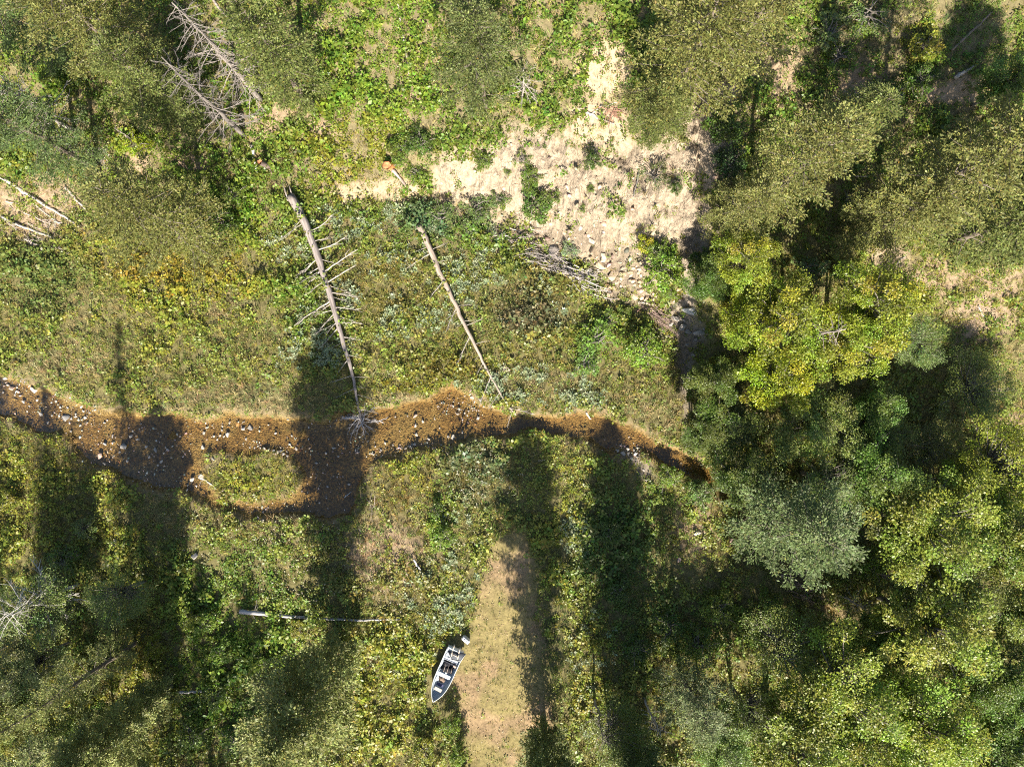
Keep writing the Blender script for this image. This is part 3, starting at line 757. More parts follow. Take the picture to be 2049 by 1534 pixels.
conifer(195, 60, 15, 3.4, 4, OLV, 'large olive conifer at the upper left corner, left of the dead snags')
conifer(300, 170, 12, 2.9, 1, OLG, 'olive conifer directly left of the leaning dead snags')
conifer(85, 285, 13, 3.2, 2, GRN, 'dark green conifer at the left edge above the pale fallen logs')
conifer(560, 115, 15, 2.6, 3, OLG, 'slender olive conifer right of the dead snags, its bare trunk foot showing')
conifer(330, 440, 14, 3.9, 4, OLV, 'broad brownish olive conifer over the left meadow edge')
conifer(30, 40, 13, 2.6, 1, GRN, 'dark conifer cut by the top left corner of the photo')
conifer(965, 130, 13, 3.2, 2, (.118, .140, .040), 'green conifer at the top centre above the sand bank')
conifer(1400, 105, 16, 3.8, 4, OLV, 'large olive conifer at the top, right of the dark vertical shadow')
conifer(1320, 225, 8, 2.0, 1, OLG, 'small olive conifer above the top of the sand bank')
conifer(1575, 345, 15.5, 3.5, 2, OLV, 'tall olive conifer just right of the sand bank')
conifer(1895, 370, 17, 4.0, 2, OLV, 'broad olive conifer near the right edge, upper half of the photo')
conifer(2015, 320, 12, 2.8, 1, OLG, 'olive conifer cut by the right edge in the upper half')
conifer(1795, 440, 12, 2.8, 1, OLV, 'olive conifer above the yellow broadleaf trees')
conifer(2010, 440, 14, 2.9, 3, OLG, 'slim olive conifer at the right edge below the broad one')
conifer(1700, 250, 9, 2.2, 3, OLG, 'small olive conifer between the two large ones, upper right')
conifer(1505, 60, 13, 2.8, 1, OLV, 'olive conifer at the top edge right of the large one')
conifer(1480, 430, 10, 2.6, 2, OLV, 'olive conifer at the foot of the tall one beside the sand bank')
conifer(1575, 1040, 13, 4.2, 4, BLU, 'broad blue green conifer right of the stream bend')
# lower edge: firs whose shadows reach across the stream
conifer(680, 1292, 16.6, 3.6, 5, SOFT, 'soft green conifer at the bottom, left of the boat', base=True)
conifer(272, 1285, 16.2, 2.3, 0, SOFT, 'narrow grey green conifer in the lower left thicket', base=True)
conifer(345, 1372, 14.2, 2.7, 5, SOFT, 'grey green conifer lowest in the lower left thicket', base=True)
conifer(190, 1440, 12, 2.6, 1, (.19, .22, .07), 'soft green conifer cut by the bottom edge, lower left', base=True)
conifer(112, 1330, 14.2, 2.3, 0, SOFT, 'grey green conifer leaning out at the left edge, lower left', base=True)
conifer(15, 1290, 15.8, 1.7, 0, GRN, 'thin conifer beyond the left edge near the lower corner', base=True)
conifer(1392, 1400, 9, 2.8, 2, (.145, .178, .066), 'soft blue green conifer at the bottom right of the path')
conifer(1090, 1452, 15.6, 3.0, 5, OLG, 'narrow conifer at the bottom edge on the right side of the path', base=True)
conifer(1258, 1482, 15.6, 3.1, 5, GRN, 'conifer at the bottom edge right of the path, behind the bare shrub', base=True)
OUTL = [', below the dark hollow', ', left of the soft green conifer', ', left of the dark hollow', ', right of the path', ', left of the thin one', '']
for q, (bx_, by_, hh_, rr_, v_) in enumerate([(425, 1640, 13, 3.3, 0), (520, 1700, 13.5, 3.2, 2), (350, 1600, 11, 2.6, 1), (1305, 1600, 13, 3.0, 4), (-70, 1240, 13, 1.8, 3)]):
    conifer(bx_, by_, hh_, rr_, v_, GRN, 'conifer standing just outside the picture, known by its shadow' + OUTL[q], base=True)['group'] = 'conifers outside the picture that throw shadows into it'

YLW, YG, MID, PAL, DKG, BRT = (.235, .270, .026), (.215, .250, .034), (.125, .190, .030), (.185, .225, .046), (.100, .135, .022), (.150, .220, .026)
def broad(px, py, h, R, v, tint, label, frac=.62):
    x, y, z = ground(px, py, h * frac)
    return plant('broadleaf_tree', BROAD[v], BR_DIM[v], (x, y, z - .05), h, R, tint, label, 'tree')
broad(1487, 520, 8, 2.1, 4, YLW, 'small bright yellow tree right of the sand bank')
broad(1560, 640, 10, 3.2, 4, YLW, 'yellow tree round the bare curled limb')
broad(1745, 612, 11, 3.1, 4, YLW, 'bright yellow tree, farthest right of the yellow group')
broad(1555, 755, 9, 2.7, 4, (0.276, 0.316, 0.019), 'yellow green tree, lowest of the yellow group')
broad(1690, 690, 10, 2.8, 4, YLW, 'yellow tree in the middle of the yellow group')
broad(1500, 640, 7, 2.32, 4, (0.253, 0.298, 0.018), 'leftmost tree of the yellow group beside the gully')
broad(1640, 850, 8, 3.13, 1, PAL, 'pale green tree below the yellow group')
broad(1740, 830, 7, 2.20, 0, MID, 'small mid green tree with a dark gap on its left')
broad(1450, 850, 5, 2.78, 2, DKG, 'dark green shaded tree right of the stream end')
broad(1660, 960, 8, 3.02, 3, (0.138, 0.186, 0.041), 'airy green tree above the blue green conifer')
broad(1750, 950, 9, 2.78, 2, MID, 'mid green tree right of the blue green conifer')
broad(1855, 1060, 11, 4.52, 1, YG, 'wide yellow green tree at the right, lower middle')
broad(2010, 1080, 10, 3.71, 0, (0.172, 0.217, 0.030), 'green tree cut by the right edge, lower middle')
broad(2000, 930, 9, 3.71, 3, (0.253, 0.298, 0.027), 'airy yellow tree at the right edge below the middle')
broad(1860, 900, 5, 3.02, 3, (0.161, 0.174, 0.041), 'thin brownish green tree at right centre')
broad(1950, 780, 4, 3.25, 3, PAL, 'thin pale tree on dry ground at the right edge')
broad(1830, 680, 6, 2.32, 3, (0.138, 0.199, 0.051), 'grey green tree right of the yellow group')
broad(1860, 1255, 11, 3.94, 2, YG, 'rounded olive tree with a dark hollow on its right')
broad(1820, 1180, 8, 3.02, 3, (0.155, 0.186, 0.044), 'twiggy grey green tree above the rounded olive tree')
broad(1690, 1390, 11, 4.52, 1, (0.230, 0.273, 0.034), 'large yellow green tree at the lower right')
broad(1850, 1450, 11, 4.18, 0, (0.230, 0.292, 0.030), 'large yellow green tree cut by the bottom edge, lower right')
broad(1570, 1290, 7, 3.48, 3, (0.167, 0.212, 0.041), 'airy green tree with bare twigs, lower right of the path')
broad(1600, 1490, 10, 3.83, 2, (0.207, 0.248, 0.034), 'yellow green tree at the bottom edge, left of the largest one')
broad(1720, 1520, 10, 3.71, 4, (0.207, 0.267, 0.030), 'broad leaved green tree at the bottom edge, lower right')
broad(2030, 1390, 10, 3.48, 1, MID, 'dark edged green tree at the right edge near the bottom')
broad(1990, 1510, 9, 3.25, 0, MID, 'green tree in the bottom right corner')
broad(2040, 1240, 9, 2.90, 2, (0.138, 0.186, 0.027), 'green tree at the right edge beside the dark hollow')
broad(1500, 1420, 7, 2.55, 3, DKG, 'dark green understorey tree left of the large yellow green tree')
broad(2020, 165, 6, 2.2, 0, MID, 'green tree in the top right corner beside the grass slope')
broad(1230, 1465, 6, 2.78, 3, (0.144, 0.186, 0.034), 'thin green tree at the bottom edge right of the path')
broad(55, 1335, 8, 2.7, 1, (.19, .215, .07), 'grey green tree at the left edge just below the bare branched one')
broad(35, 1450, 8, 2.4, 0, (.24, .25, .04), 'yellow green tree at the left edge near the bottom corner')
broad(250, 1480, 7, 2.2, 1, (.2, .22, .05), 'light green tree at the bottom edge left of the dark hollow')
broad(70, 1220, 7, 3.25, 3, (0.172, 0.230, 0.058), 'grey green tree with bare twigs at the left edge, lower half')
broad(240, 1190, 6, 2.55, 3, (0.161, 0.212, 0.048), 'open grey green tree with long pale limbs, lower left')
broad(160, 1480, 7, 2.78, 1, (0.161, 0.217, 0.041), 'leafy green tree at the bottom edge, lower left')
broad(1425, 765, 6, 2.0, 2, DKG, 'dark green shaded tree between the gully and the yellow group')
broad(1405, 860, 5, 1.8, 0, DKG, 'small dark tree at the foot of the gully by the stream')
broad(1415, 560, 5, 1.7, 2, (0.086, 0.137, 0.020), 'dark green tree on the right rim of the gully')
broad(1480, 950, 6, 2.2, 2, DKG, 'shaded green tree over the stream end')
broad(1650, 1270, 6, 2.6, 3, (0.138, 0.186, 0.034), 'thin green tree over the dark hollow, lower right')
broad(1760, 1290, 8, 2.8, 1, (0.172, 0.224, 0.034), 'green tree left of the rounded olive tree')
broad(1930, 1180, 9, 2.8, 3, (0.184, 0.217, 0.041), 'pale twiggy tree near the right edge, lower half')
broad(1950, 1360, 9, 2.4, 0, (0.127, 0.186, 0.027), 'green tree between the dark hollow and the right edge')
broad(1440, 1480, 8, 2.6, 1, (0.161, 0.224, 0.048), 'pale green tree at the bottom edge beside the soft blue green conifer')
broad(1760, 870, 6, 2.2, 3, (0.138, 0.186, 0.034), 'airy green tree in the middle of the right woods')
broad(1930, 990, 8, 2.6, 1, (0.207, 0.260, 0.027), 'yellow green tree near the right edge, above the wide one')

# ------------------------------------------------------------------ shrubs
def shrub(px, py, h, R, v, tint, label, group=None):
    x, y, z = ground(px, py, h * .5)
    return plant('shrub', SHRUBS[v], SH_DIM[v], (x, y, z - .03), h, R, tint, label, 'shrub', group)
SHR = [(970, 322, .9, .85, 0, GREEN, 'green shrub on the left part of the sand bank'), (1045, 318, .8, .8, 3, GREEN, 'loose green shrub at the top of the sand bank'),
 (1183, 322, 1.3, .7, 0, DARKG, 'tall dark green shrub standing on the upper sand bank'), (1072, 405, 1.5, 1.6, 1, (0.108, 0.171, 0.030), 'largest green shrub on the sand bank'),
 (1060, 355, 1.0, .95, 0, GREEN, 'green shrub above the largest one on the sand bank'), (1112, 395, .8, .6, 2, GREEN, 'small shrub right of the largest one on the sand bank'),
 (1015, 345, .5, .4, 2, GREEN, 'tiny shrub in the middle of the sand bank'), (1310, 350, 1.4, 1.2, 3, (0.108, 0.134, 0.040), 'rounded twiggy shrub on the right part of the sand bank'),
 (1352, 375, 1.0, .55, 0, DARKG, 'small dark shrub at the foot of an earth ledge on the sand bank'), (960, 415, 1.0, 1.5, 2, (0.108, 0.152, 0.040), 'dark green shrub at the lower left edge of the sand bank'),
 (1000, 400, .9, .9, 2, (0.108, 0.159, 0.040), 'small dark green shrub beside the lower sand bank'), (1165, 418, .4, .4, 2, GREEN, 'sprig growing alone on the lower sand bank'), (1182, 378, .5, .4, 2, GREEN, 'sprig growing alone on the middle of the sand bank'),
 (1325, 540, 2.6, 1.75, 0, (.170, .260, .030), 'bright green rounded shrub at the right end of the rocks'), (1320, 505, 1.6, 1.0, 0, (0.144, 0.220, 0.030), 'bright green shrub just above the rounded one by the rocks'),
 (1290, 487, 1.2, .8, 1, (0.312, 0.329, 0.020), 'yellow green shrub at the lower right edge of the sand'), (1340, 588, 1.0, .7, 0, BRIGHT, 'small bright shrub under the rounded one by the rocks'),
 (1288, 705, 2.2, 1.75, 0, (.175, .260, .030), 'round bright green shrub below the rocks near the gully'), (1195, 675, 1.5, 1.7, 2, (.140, .230, .032), 'wide green shrub left of the round bright one'),
 (1175, 725, 1.2, 1.4, 2, (.130, .215, .040), 'low green shrub above the stream bank, right of the second log'), (1215, 640, .9, 1.1, 2, (0.132, 0.195, 0.030), 'low green shrub just below the rocks'),
 (1250, 625, .7, .7, 1, GREEN, 'small leafy shrub at the edge of the rocks'), (1180, 570, .6, .7, 1, GREEN, 'small leafy shrub under the brush pile'),
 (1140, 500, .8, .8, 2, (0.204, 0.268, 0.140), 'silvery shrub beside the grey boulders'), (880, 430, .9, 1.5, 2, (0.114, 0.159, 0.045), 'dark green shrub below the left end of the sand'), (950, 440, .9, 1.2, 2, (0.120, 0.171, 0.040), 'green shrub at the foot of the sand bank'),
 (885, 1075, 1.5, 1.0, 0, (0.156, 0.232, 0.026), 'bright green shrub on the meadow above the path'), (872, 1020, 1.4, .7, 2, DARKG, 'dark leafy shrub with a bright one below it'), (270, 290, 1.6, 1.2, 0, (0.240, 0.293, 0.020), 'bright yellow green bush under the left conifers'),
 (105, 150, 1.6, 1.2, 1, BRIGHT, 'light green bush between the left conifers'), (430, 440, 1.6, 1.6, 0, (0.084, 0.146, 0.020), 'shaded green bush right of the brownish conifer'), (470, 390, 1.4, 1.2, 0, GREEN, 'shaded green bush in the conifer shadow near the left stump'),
 (845, 285, 1.3, 1.3, 0, DARKG, 'dark green bush left of the sand bank top'), (800, 300, 1.1, 1.3, 1, GREEN, 'green bush left of the top sand, above the orange stump'), (830, 345, .9, 1.0, 2, GREEN, 'green bush right of the orange stump'),
 (1340, 955, 1.2, 1.0, 0, BRIGHT, 'bright shrub at the stream end'), (1400, 990, 1.6, 1.2, 0, (0.120, 0.183, 0.040), 'green shrub beside the blue green conifer'), (1395, 790, 2.0, 1.2, 1, (0.156, 0.183, 0.020), 'shaded yellow green shrub beside the gully'),
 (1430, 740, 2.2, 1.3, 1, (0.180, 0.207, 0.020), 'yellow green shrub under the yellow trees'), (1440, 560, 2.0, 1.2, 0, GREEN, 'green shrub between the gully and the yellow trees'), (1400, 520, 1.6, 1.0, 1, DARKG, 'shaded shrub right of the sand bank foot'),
 (1620, 540, 1.6, 1.5, 2, (0.132, 0.195, 0.060), 'green shrub above the yellow trees'), (1690, 540, 1.5, 1.3, 2, GREEN, 'green shrub below the tall olive conifer'), (1800, 640, 2.0, 1.5, 3, (0.168, 0.171, 0.100), 'grey twiggy shrub right of the yellow group'),
 (900, 1450, 2.0, .9, 0, (0.168, 0.244, 0.030), 'bright young shrub at the left edge of the path'), (918, 1505, 1.8, .9, 1, BRIGHT, 'green shrub at the bottom left edge of the path'), (850, 1500, 1.6, 1.2, 1, YEL, 'yellow green shrub at the bottom edge left of the path'),
 (410, 1245, 1.6, 1.1, 1, (0.156, 0.232, 0.030), 'leafy shrub above the left end of the long pale log'), (380, 1235, 1.5, 1.0, 1, (0.192, 0.244, 0.030), 'light leafy shrub left of the long pale log'), (450, 1300, 1.5, 1.2, 1, (0.120, 0.195, 0.020), 'big leaved shrub under the long pale log'),
 (430, 1390, 1.5, 1.2, 1, GREEN, 'green shrub beside the short log, lower left'), (540, 1330, 1.4, 1.1, 1, BRIGHT, 'green shrub left of the soft green conifer'), (390, 1470, 1.7, 1.4, 0, GREEN, 'dark shaded shrub at the bottom, lower left'),
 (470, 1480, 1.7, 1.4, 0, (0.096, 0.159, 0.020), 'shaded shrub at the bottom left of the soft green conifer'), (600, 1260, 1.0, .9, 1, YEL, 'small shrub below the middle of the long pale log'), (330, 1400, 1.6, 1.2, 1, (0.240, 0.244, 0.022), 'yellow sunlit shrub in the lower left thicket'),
 (310, 1290, 1.5, 1.0, 1, (0.228, 0.244, 0.025), 'sunlit yellow shrub right of the grey green tree'), (40, 1420, 2.0, 1.4, 1, (0.264, 0.256, 0.025), 'yellow shrub at the left edge near the bottom'), (80, 1500, 2.2, 1.6, 0, DARKG, 'dark green shrub in the bottom left corner'),
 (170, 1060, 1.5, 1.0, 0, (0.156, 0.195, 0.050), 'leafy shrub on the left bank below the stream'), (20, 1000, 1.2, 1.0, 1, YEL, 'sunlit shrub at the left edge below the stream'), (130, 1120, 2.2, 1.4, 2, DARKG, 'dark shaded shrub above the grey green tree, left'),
 (1440, 1225, 2.0, 1.5, 0, (0.168, 0.220, 0.030), 'sunlit green shrub right of the path shadows'), (1400, 1290, 2.2, 1.6, 0, GREEN, 'green shrub above the soft blue green conifer'), (1540, 1200, 1.8, 1.2, 1, (0.144, 0.207, 0.030), 'bright leafy shrub below the blue green conifer'),
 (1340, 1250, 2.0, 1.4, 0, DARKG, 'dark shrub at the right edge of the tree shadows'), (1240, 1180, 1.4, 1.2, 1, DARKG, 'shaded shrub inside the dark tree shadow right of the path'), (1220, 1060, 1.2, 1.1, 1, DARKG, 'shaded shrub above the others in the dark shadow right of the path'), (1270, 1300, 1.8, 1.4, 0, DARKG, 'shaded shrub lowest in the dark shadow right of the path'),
 (1740, 1130, 2.4, 1.6, 0, (0.168, 0.244, 0.030), 'bright shrub between the blue green conifer and the wide yellow green tree'), (1460, 620, 1.4, 1.0, 1, (0.240, 0.244, 0.020), 'small yellow shrub beside the big white boulder'),
 (1660, 60, 1.5, 1.5, 2, (0.132, 0.171, 0.050), 'dull green shrub on the top slope right of the large conifer'), (1740, 30, 1.5, 1.8, 3, (0.132, 0.183, 0.050), 'loose shrub at the top edge right of the large conifer'), (1850, 90, 1.6, 1.4, 1, YEL, 'yellow green bush on the slope near the top right'), (1680, 110, 1.3, 1.2, 3, GREEN, 'thin shrub on the top right slope'),
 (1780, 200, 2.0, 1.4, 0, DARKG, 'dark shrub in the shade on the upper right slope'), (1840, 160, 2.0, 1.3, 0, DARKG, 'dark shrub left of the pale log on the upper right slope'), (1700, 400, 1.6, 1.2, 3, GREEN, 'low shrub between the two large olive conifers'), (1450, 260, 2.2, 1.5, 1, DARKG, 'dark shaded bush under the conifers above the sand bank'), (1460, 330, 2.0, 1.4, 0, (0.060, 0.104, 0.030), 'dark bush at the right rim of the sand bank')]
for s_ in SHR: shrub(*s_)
# ------------------------------------------------------------------ dead standing trees and fallen logs
GREYW, PALEW, BROWNW, DARKW = (.27, .235, .20), (.38, .335, .285), (.22, .175, .14), (.17, .145, .125)
_dbc = [0]
def branch_on(parent, p, d, L, col, thick=1.0, name='branch'):
    _dbc[0] += 1
    q = Vector(d).to_track_quat('X', 'Z') @ Euler((random.uniform(-.5, .5), 0, 0)).to_quaternion()
    o = link(name, random.choice(DEAD_BR), None, parent, p, q.to_euler(), (L, L * .8 * thick, L * .8 * thick), col)
    return o

def snag(px, py, h, R, nb, label, col=GREYW, z0=.15, lean=(0, 0)):
    x, y, z = ground(px, py)
    root = tag(link('dead_tree', None, None, None, (x, y, z)), label, 'dead tree')
    r = np.random.default_rng(int(px * 7 + py)); B = MB(); n = 12
    s = np.linspace(0, 1, n); bx = wob(r, n, .05) + lean[0] * s; by = wob(r, n, .05) + lean[1] * s
    bx -= bx[0]; by -= by[0]
    B.tube(np.stack([bx, by, -.3 + s * (h + .3)], -1), np.linspace(.2, .03, n) * h / 12, 8, (1, 1, 1))
    link('trunk', B.mesh('snag_trunk', True), M_DEADWOOD, root, color=col)
    for q in range(nb):
        t = z0 + (.97 - z0) * (q + r.random()) / nb
        az = q * 2.4 + r.normal(0, .3)
        L = R * (1 - t * .6) * r.uniform(.4, 1.05)
        el = r.normal(-.15, .25)
        branch_on(root, (np.interp(t, s, bx), np.interp(t, s, by), t * h), (math.cos(az) * math.cos(el), math.sin(az) * math.cos(el), math.sin(el)), L, tuple(np.array(col) * r.uniform(.8, 1.25)), .62)
    return root
snag(488, 270, 12.5, 3.0, 80, 'grey dead snag leaning up left, lowest of the bare trees at the upper left', (.15, .13, .115))
snag(522, 198, 13.5, 3.2, 110, 'brushy grey dead snag in the middle of the bare trees at the upper left', (.185, .16, .14))
snag(515, 128, 12, 1.2, 18, 'bare dead trunk highest and rightmost of the upper left snags', (.2, .17, .15))
snag(150, 262, 11, 3.2, 64, 'tangled dead tree at the left edge, upper left', (.26, .235, .21))
snag(1045, 195, 5, 2.2, 34, 'thin grey dead tree right of the top centre conifer', (.3, .26, .225))
snag(265, 285, 3, 1.2, 12, 'small dead tree with pale twigs beside the yellow green bush', (.36, .3, .27))
snag(1560, 690, 11, 2.2, 18, 'bare curled grey limb rising out of the yellow trees', (.3, .25, .22), .7)
snag(1190, 1400, 6.5, 1.8, 30, 'bare branched dead tree at the bottom edge right of the path', (.24, .2, .175), .35)
snag(1290, 1395, 6, 1.8, 26, 'pale bare twigged dead tree right of the path, bottom', (.34, .31, .28), .35)
snag(1690, 1195, 5, 1.7, 36, 'grey brushy dead tree below the blue green conifer', (.3, .27, .25), .2)
snag(160, 1170, 8.5, 4.2, 46, 'pale dead tree spreading bare branches at the lower left', (.42, .39, .34), .35)
snag(1760, 215, 2.6, 1.5, 26, 'grey dead bush on the upper right slope', (.3, .27, .25), .1)
snag(1690, 210, 2.2, 1.4, 24, 'grey twiggy dead bush left of another on the upper right slope', (.3, .27, .25), .1)
snag(1790, 610, 4, 1.5, 34, 'soft grey dead bush at the right of the yellow group', (.33, .29, .3), .2)

def log(pts, r0, r1, label, col=GREYW, branches=(), sides=10, splinter=0, raise_=0.0, ntwig=0, twigL=(.6, 1.6), name='fallen_log'):
    """a trunk lying on the ground through picture points"""
    W3 = []
    for (a, b) in pts:
        x, y, z = ground(a, b, .2); W3.append((x, y, z))
    W3 = np.array(W3, float)
    n = max(10, 5 * len(pts)); t0 = np.linspace(0, 1, len(pts)); t = np.linspace(0, 1, n)
    P = np.stack([np.interp(t, t0, W3[:, k]) for k in range(3)], -1)
    r = np.random.default_rng(int(pts[0][0] * 13 + pts[0][1])); R = np.interp(t, [0, 1], [r0, r1])
    zline = np.maximum(np.convolve(np.pad(P[:, 2], 2, 'edge'), np.ones(5) / 5, 'valid'), P[:, 2] - .1)
    P[:, 2] = zline + R * .75 + raise_
    P[:, :2] += r.normal(0, .025, (n, 2))
    A = Vector(P[0]); d = (Vector(P[-1]) - A).normalized(); q = d.to_track_quat('Z', 'Y'); qi = q.inverted()
    Lc = np.array([qi @ (Vector(p) - A) for p in P])
    root = tag(link(name, None, None, None, A, q.to_euler()), label, 'log')
    B = MB(); B.tube(Lc, R * (1 + r.normal(0, .05, n)), sides, (1, 1, 1))
    link('trunk', B.mesh('log_trunk', False), M_DEADWOOD, root, color=col)
    for k in range(splinter):
        S = MB(); a = r.uniform(0, 6.28); c = np.array([math.cos(a), math.sin(a), 0]) * r0 * .7
        l = r.uniform(.5, 1.3)
        S.tube(np.array([c + [0, 0, .3], c * 1.1 + [0, 0, -l * .5], c * 1.2 + [0, 0, -l]]), [.06, .045, .01], 5, (1, 1, 1))
        link('splinter', S.mesh('splinter'), M_DEADWOOD, root, color=tuple(np.array(col) * 1.2))
    for k in range(ntwig):
        tt = r.uniform(.1, .98); c = np.array([np.interp(tt, t, Lc[:, j]) for j in range(3)])
        side = 1 if k % 2 else -1
        # branches spread to both sides of the log and stay above the ground
        lat = Vector((0, 0, 1)).cross(d).normalized() * side
        dv = (lat * 1.0 + d * r.uniform(.0, .75) + Vector((0, 0, r.uniform(.02, .35)))).normalized()
        branch_on(root, c, qi @ dv, r.uniform(*twigL) * (1.25 - .5 * tt), tuple(np.array(PALEW) * r.uniform(.65, 1.0)), .65)
    for (tt, side, L, f) in branches:
        c = np.array([np.interp(tt, t, Lc[:, j]) for j in range(3)])
        lat = Vector((0, 0, 1)).cross(d).normalized() * side
        branch_on(root, c, qi @ (lat + d * f + Vector((0, 0, .2))).normalized(), L * 1.3, tuple(np.array(PALEW) * .85), .8)
    return root
big = log([(585, 395), (612, 445), (640, 520), (662, 590), (682, 660), (700, 725), (712, 775), (722, 840)], .34, .06, 'largest fallen grey trunk across the meadow with many side branches', (.255, .215, .19), splinter=4, raise_=.3, ntwig=30, twigL=(.8, 2.3),
    branches=[(.18, 1, 1.9, .1), (.22, 1, 1.3, .15), (.25, 1, 2.2, .2), (.34, 1, 2.6, -.2), (.38, 1, 2.4, -.15), (.42, 1, 2.2, .45), (.48, 1, 2.0, .3), (.28, -1, 1.7, .5), (.33, -1, 1.6, .5), (.37, -1, 1.4, .4), (.45, -1, 2.6, .35), (.5, -1, 1.7, .7), (.56, -1, 2.0, .8), (.6, 1, 1.0, .5), (.68, 1, 1.0, .7), (.7, -1, 1.4, .8)])
log([(838, 452), (858, 490), (880, 545), (900, 585), (925, 640), (950, 690), (975, 740), (1005, 795), (1032, 830)], .25, .045, 'second fallen trunk, tan grey and thinner, right of the largest one', (.32, .255, .2), raise_=.25, ntwig=16, twigL=(.6, 1.6),
    branches=[(.16, -1, 1.7, .1), (.3, -1, 1.6, .6), (.44, -1, 1.6, .8), (.58, -1, 1.8, .8), (.78, -1, 1.9, .9), (.62, 1, .9, .2), (.85, -1, 1.2, .6), (.95, 1, 1.4, .8), (.97, -1, 1.0, .9)])
log([(8, 357), (60, 392), (120, 428), (160, 452)], .15, .07, 'pale straight log at the left edge below the dark conifer', PALEW, ntwig=6, splinter=1)
log([(30, 375), (75, 415), (120, 450)], .07, .03, 'thin pale pole lying beside the straight log at the left edge', PALEW, ntwig=3)
log([(0, 433), (40, 452), (100, 473), (130, 492)], .12, .05, 'pale curved log lowest of those at the left edge', PALEW, ntwig=6)
log([(128, 373), (150, 398), (170, 417)], .10, .08, 'short weathered log right of the pale straight one', (.38, .32, .27))
log([(504, 291), (509, 322), (515, 351)], .14, .12, 'short whitish log beside the left stump', (.46, .41, .36))
log([(480, 1222), (520, 1227), (560, 1231), (640, 1237), (720, 1240), (800, 1239)], .17, .045, 'long pale log across the lower left undergrowth', (.36, .335, .315), ntwig=8, twigL=(.5, 1.0), raise_=.12)
log([(347, 1384), (400, 1381), (445, 1378)], .1, .06, 'short grey log in the dark lower left hollow', (.36, .34, .32), raise_=.3)
log([(523, 1280), (527, 1330), (530, 1362)], .05, .03, 'thin dark pole standing out in the shade below the long log', DARKW, raise_=.4, ntwig=3, twigL=(.2, .4))
log([(35, 1385), (60, 1378), (85, 1370)], .08, .05, 'short branch log at the lower left edge', (.4, .35, .3), raise_=.3)
log([(795, 5), (800, 40)], .07, .05, 'upper short piece of a thin pale log at the top edge', PALEW)
log([(805, 65), (812, 100), (818, 150)], .08, .06, 'thin pale log below another piece near the top edge', PALEW, ntwig=3, twigL=(.3, .6))
log([(1172, 222), (1200, 235), (1228, 246)], .09, .05, 'forked pale branch log above the sand bank', PALEW, ntwig=5, twigL=(.5, 1.0))
log([(1180, 230), (1205, 210), (1235, 203)], .06, .03, 'upper pale branch of the pair above the sand bank', PALEW, ntwig=4, twigL=(.4, .8))
log([(1280, 338), (1275, 365), (1268, 394)], .06, .04, 'thin grey stick lying on the sand bank', (.2, .18, .16))
log([(1277, 604), (1310, 609)], .1, .08, 'short white log at the lower end of the rocks', (.46, .39, .30))
log([(1012, 452), (1045, 464)], .06, .03, 'pale stick at the left end of the rock field', PALEW, ntwig=4, twigL=(.3, .6))
log([(1912, 154), (1935, 142), (1955, 128)], .13, .09, 'pale log on the slope in the top right', PALEW)
log([(1700, 350), (1735, 352), (1770, 345)], .07, .04, 'pale sticks log between the olive conifers', PALEW, ntwig=6, twigL=(.4, .9))
log([(1790, 535), (1800, 522), (1815, 510)], .07, .05, 'thin log on the bare earth above the yellow group', GREYW)
log([(1665, 800), (1690, 815), (1705, 822)], .05, .03, 'thin bare stick in the dark gap of the right woods', GREYW, raise_=2.5)
log([(1960, 610), (1980, 650)], .06, .04, 'pale stick on bare earth at the right edge', PALEW, ntwig=3, twigL=(.3, .6))
log([(1320, 955), (1338, 962), (1352, 972)], .05, .03, 'whitish driftwood branch at the stream end', PALEW, ntwig=8, twigL=(.5, 1.1), raise_=.1)
log([(828, 1118), (842, 1138)], .08, .05, 'short grey stick among the herbs above the path', (.5, .48, .46), raise_=.3)
log([(398, 955), (412, 962), (432, 978), (445, 985)], .07, .03, 'white driftwood on the left tip of the grass island', (.5, .45, .4), ntwig=5, twigL=(.3, .7))
log([(688, 995), (702, 985)], .03, .02, 'small pale stick in the shaded stream', (.5, .5, .5), ntwig=2, twigL=(.2, .4))
log([(1173, 826), (1182, 838)], .08, .06, 'short stub log on the far bank of the right stream', (.5, .4, .3))
log([(1905, 100), (1960, 50), (1990, 20)], .09, .05, 'brown log on the grass slope near the top right corner', (.3, .22, .17))
log([(1655, 20), (1645, 60), (1640, 80)], .06, .04, 'thin pale pole near the top edge right of the large conifer', PALEW)

def twig_tuft(px, py, label, n, L, col, up=.25, name='brush_pile', dirn=None, spread=.7):
    """a heap of loose sticks, each its own part"""
    x, y, z = ground(px, py)
    root = tag(link(name, None, None, None, (x, y, z)), label, 'brush')
    r = np.random.default_rng(int(px + py * 3))
    for q in range(n):
        if dirn is None:
            az = r.uniform(0, 6.28); o = np.array([r.normal(0, .15), r.normal(0, .15)])
        else:
            az = math.radians(dirn) + r.normal(0, .22) + (math.pi if r.random() < .3 else 0)
            o = np.array([r.normal(0, spread), r.normal(0, spread * .55)])
            ca, sa = math.cos(math.radians(dirn)), math.sin(math.radians(dirn)); o = np.array([o[0] * ca - o[1] * sa, o[0] * sa + o[1] * ca])
        zz = gz(x + o[0], y + o[1]) - z + r.uniform(.05, .05 + up)
        branch_on(root, (o[0], o[1], zz), (math.cos(az), math.sin(az), r.normal(.05, .12)), L * r.uniform(.6, 1.2), tuple(np.array(col) * r.uniform(.7, 1.3)), 1.0, 'stick')
    return root
twig_tuft(724, 838, 'tuft of grey twigs at the tip of the largest fallen trunk, in the stream', 40, 1.3, (.36, .33, .31), .4)
twig_tuft(1142, 545, 'heap of grey sticks left of the big tan blocks', 70, 1.7, (.33, .29, .26), .55, dirn=-38, spread=.75)
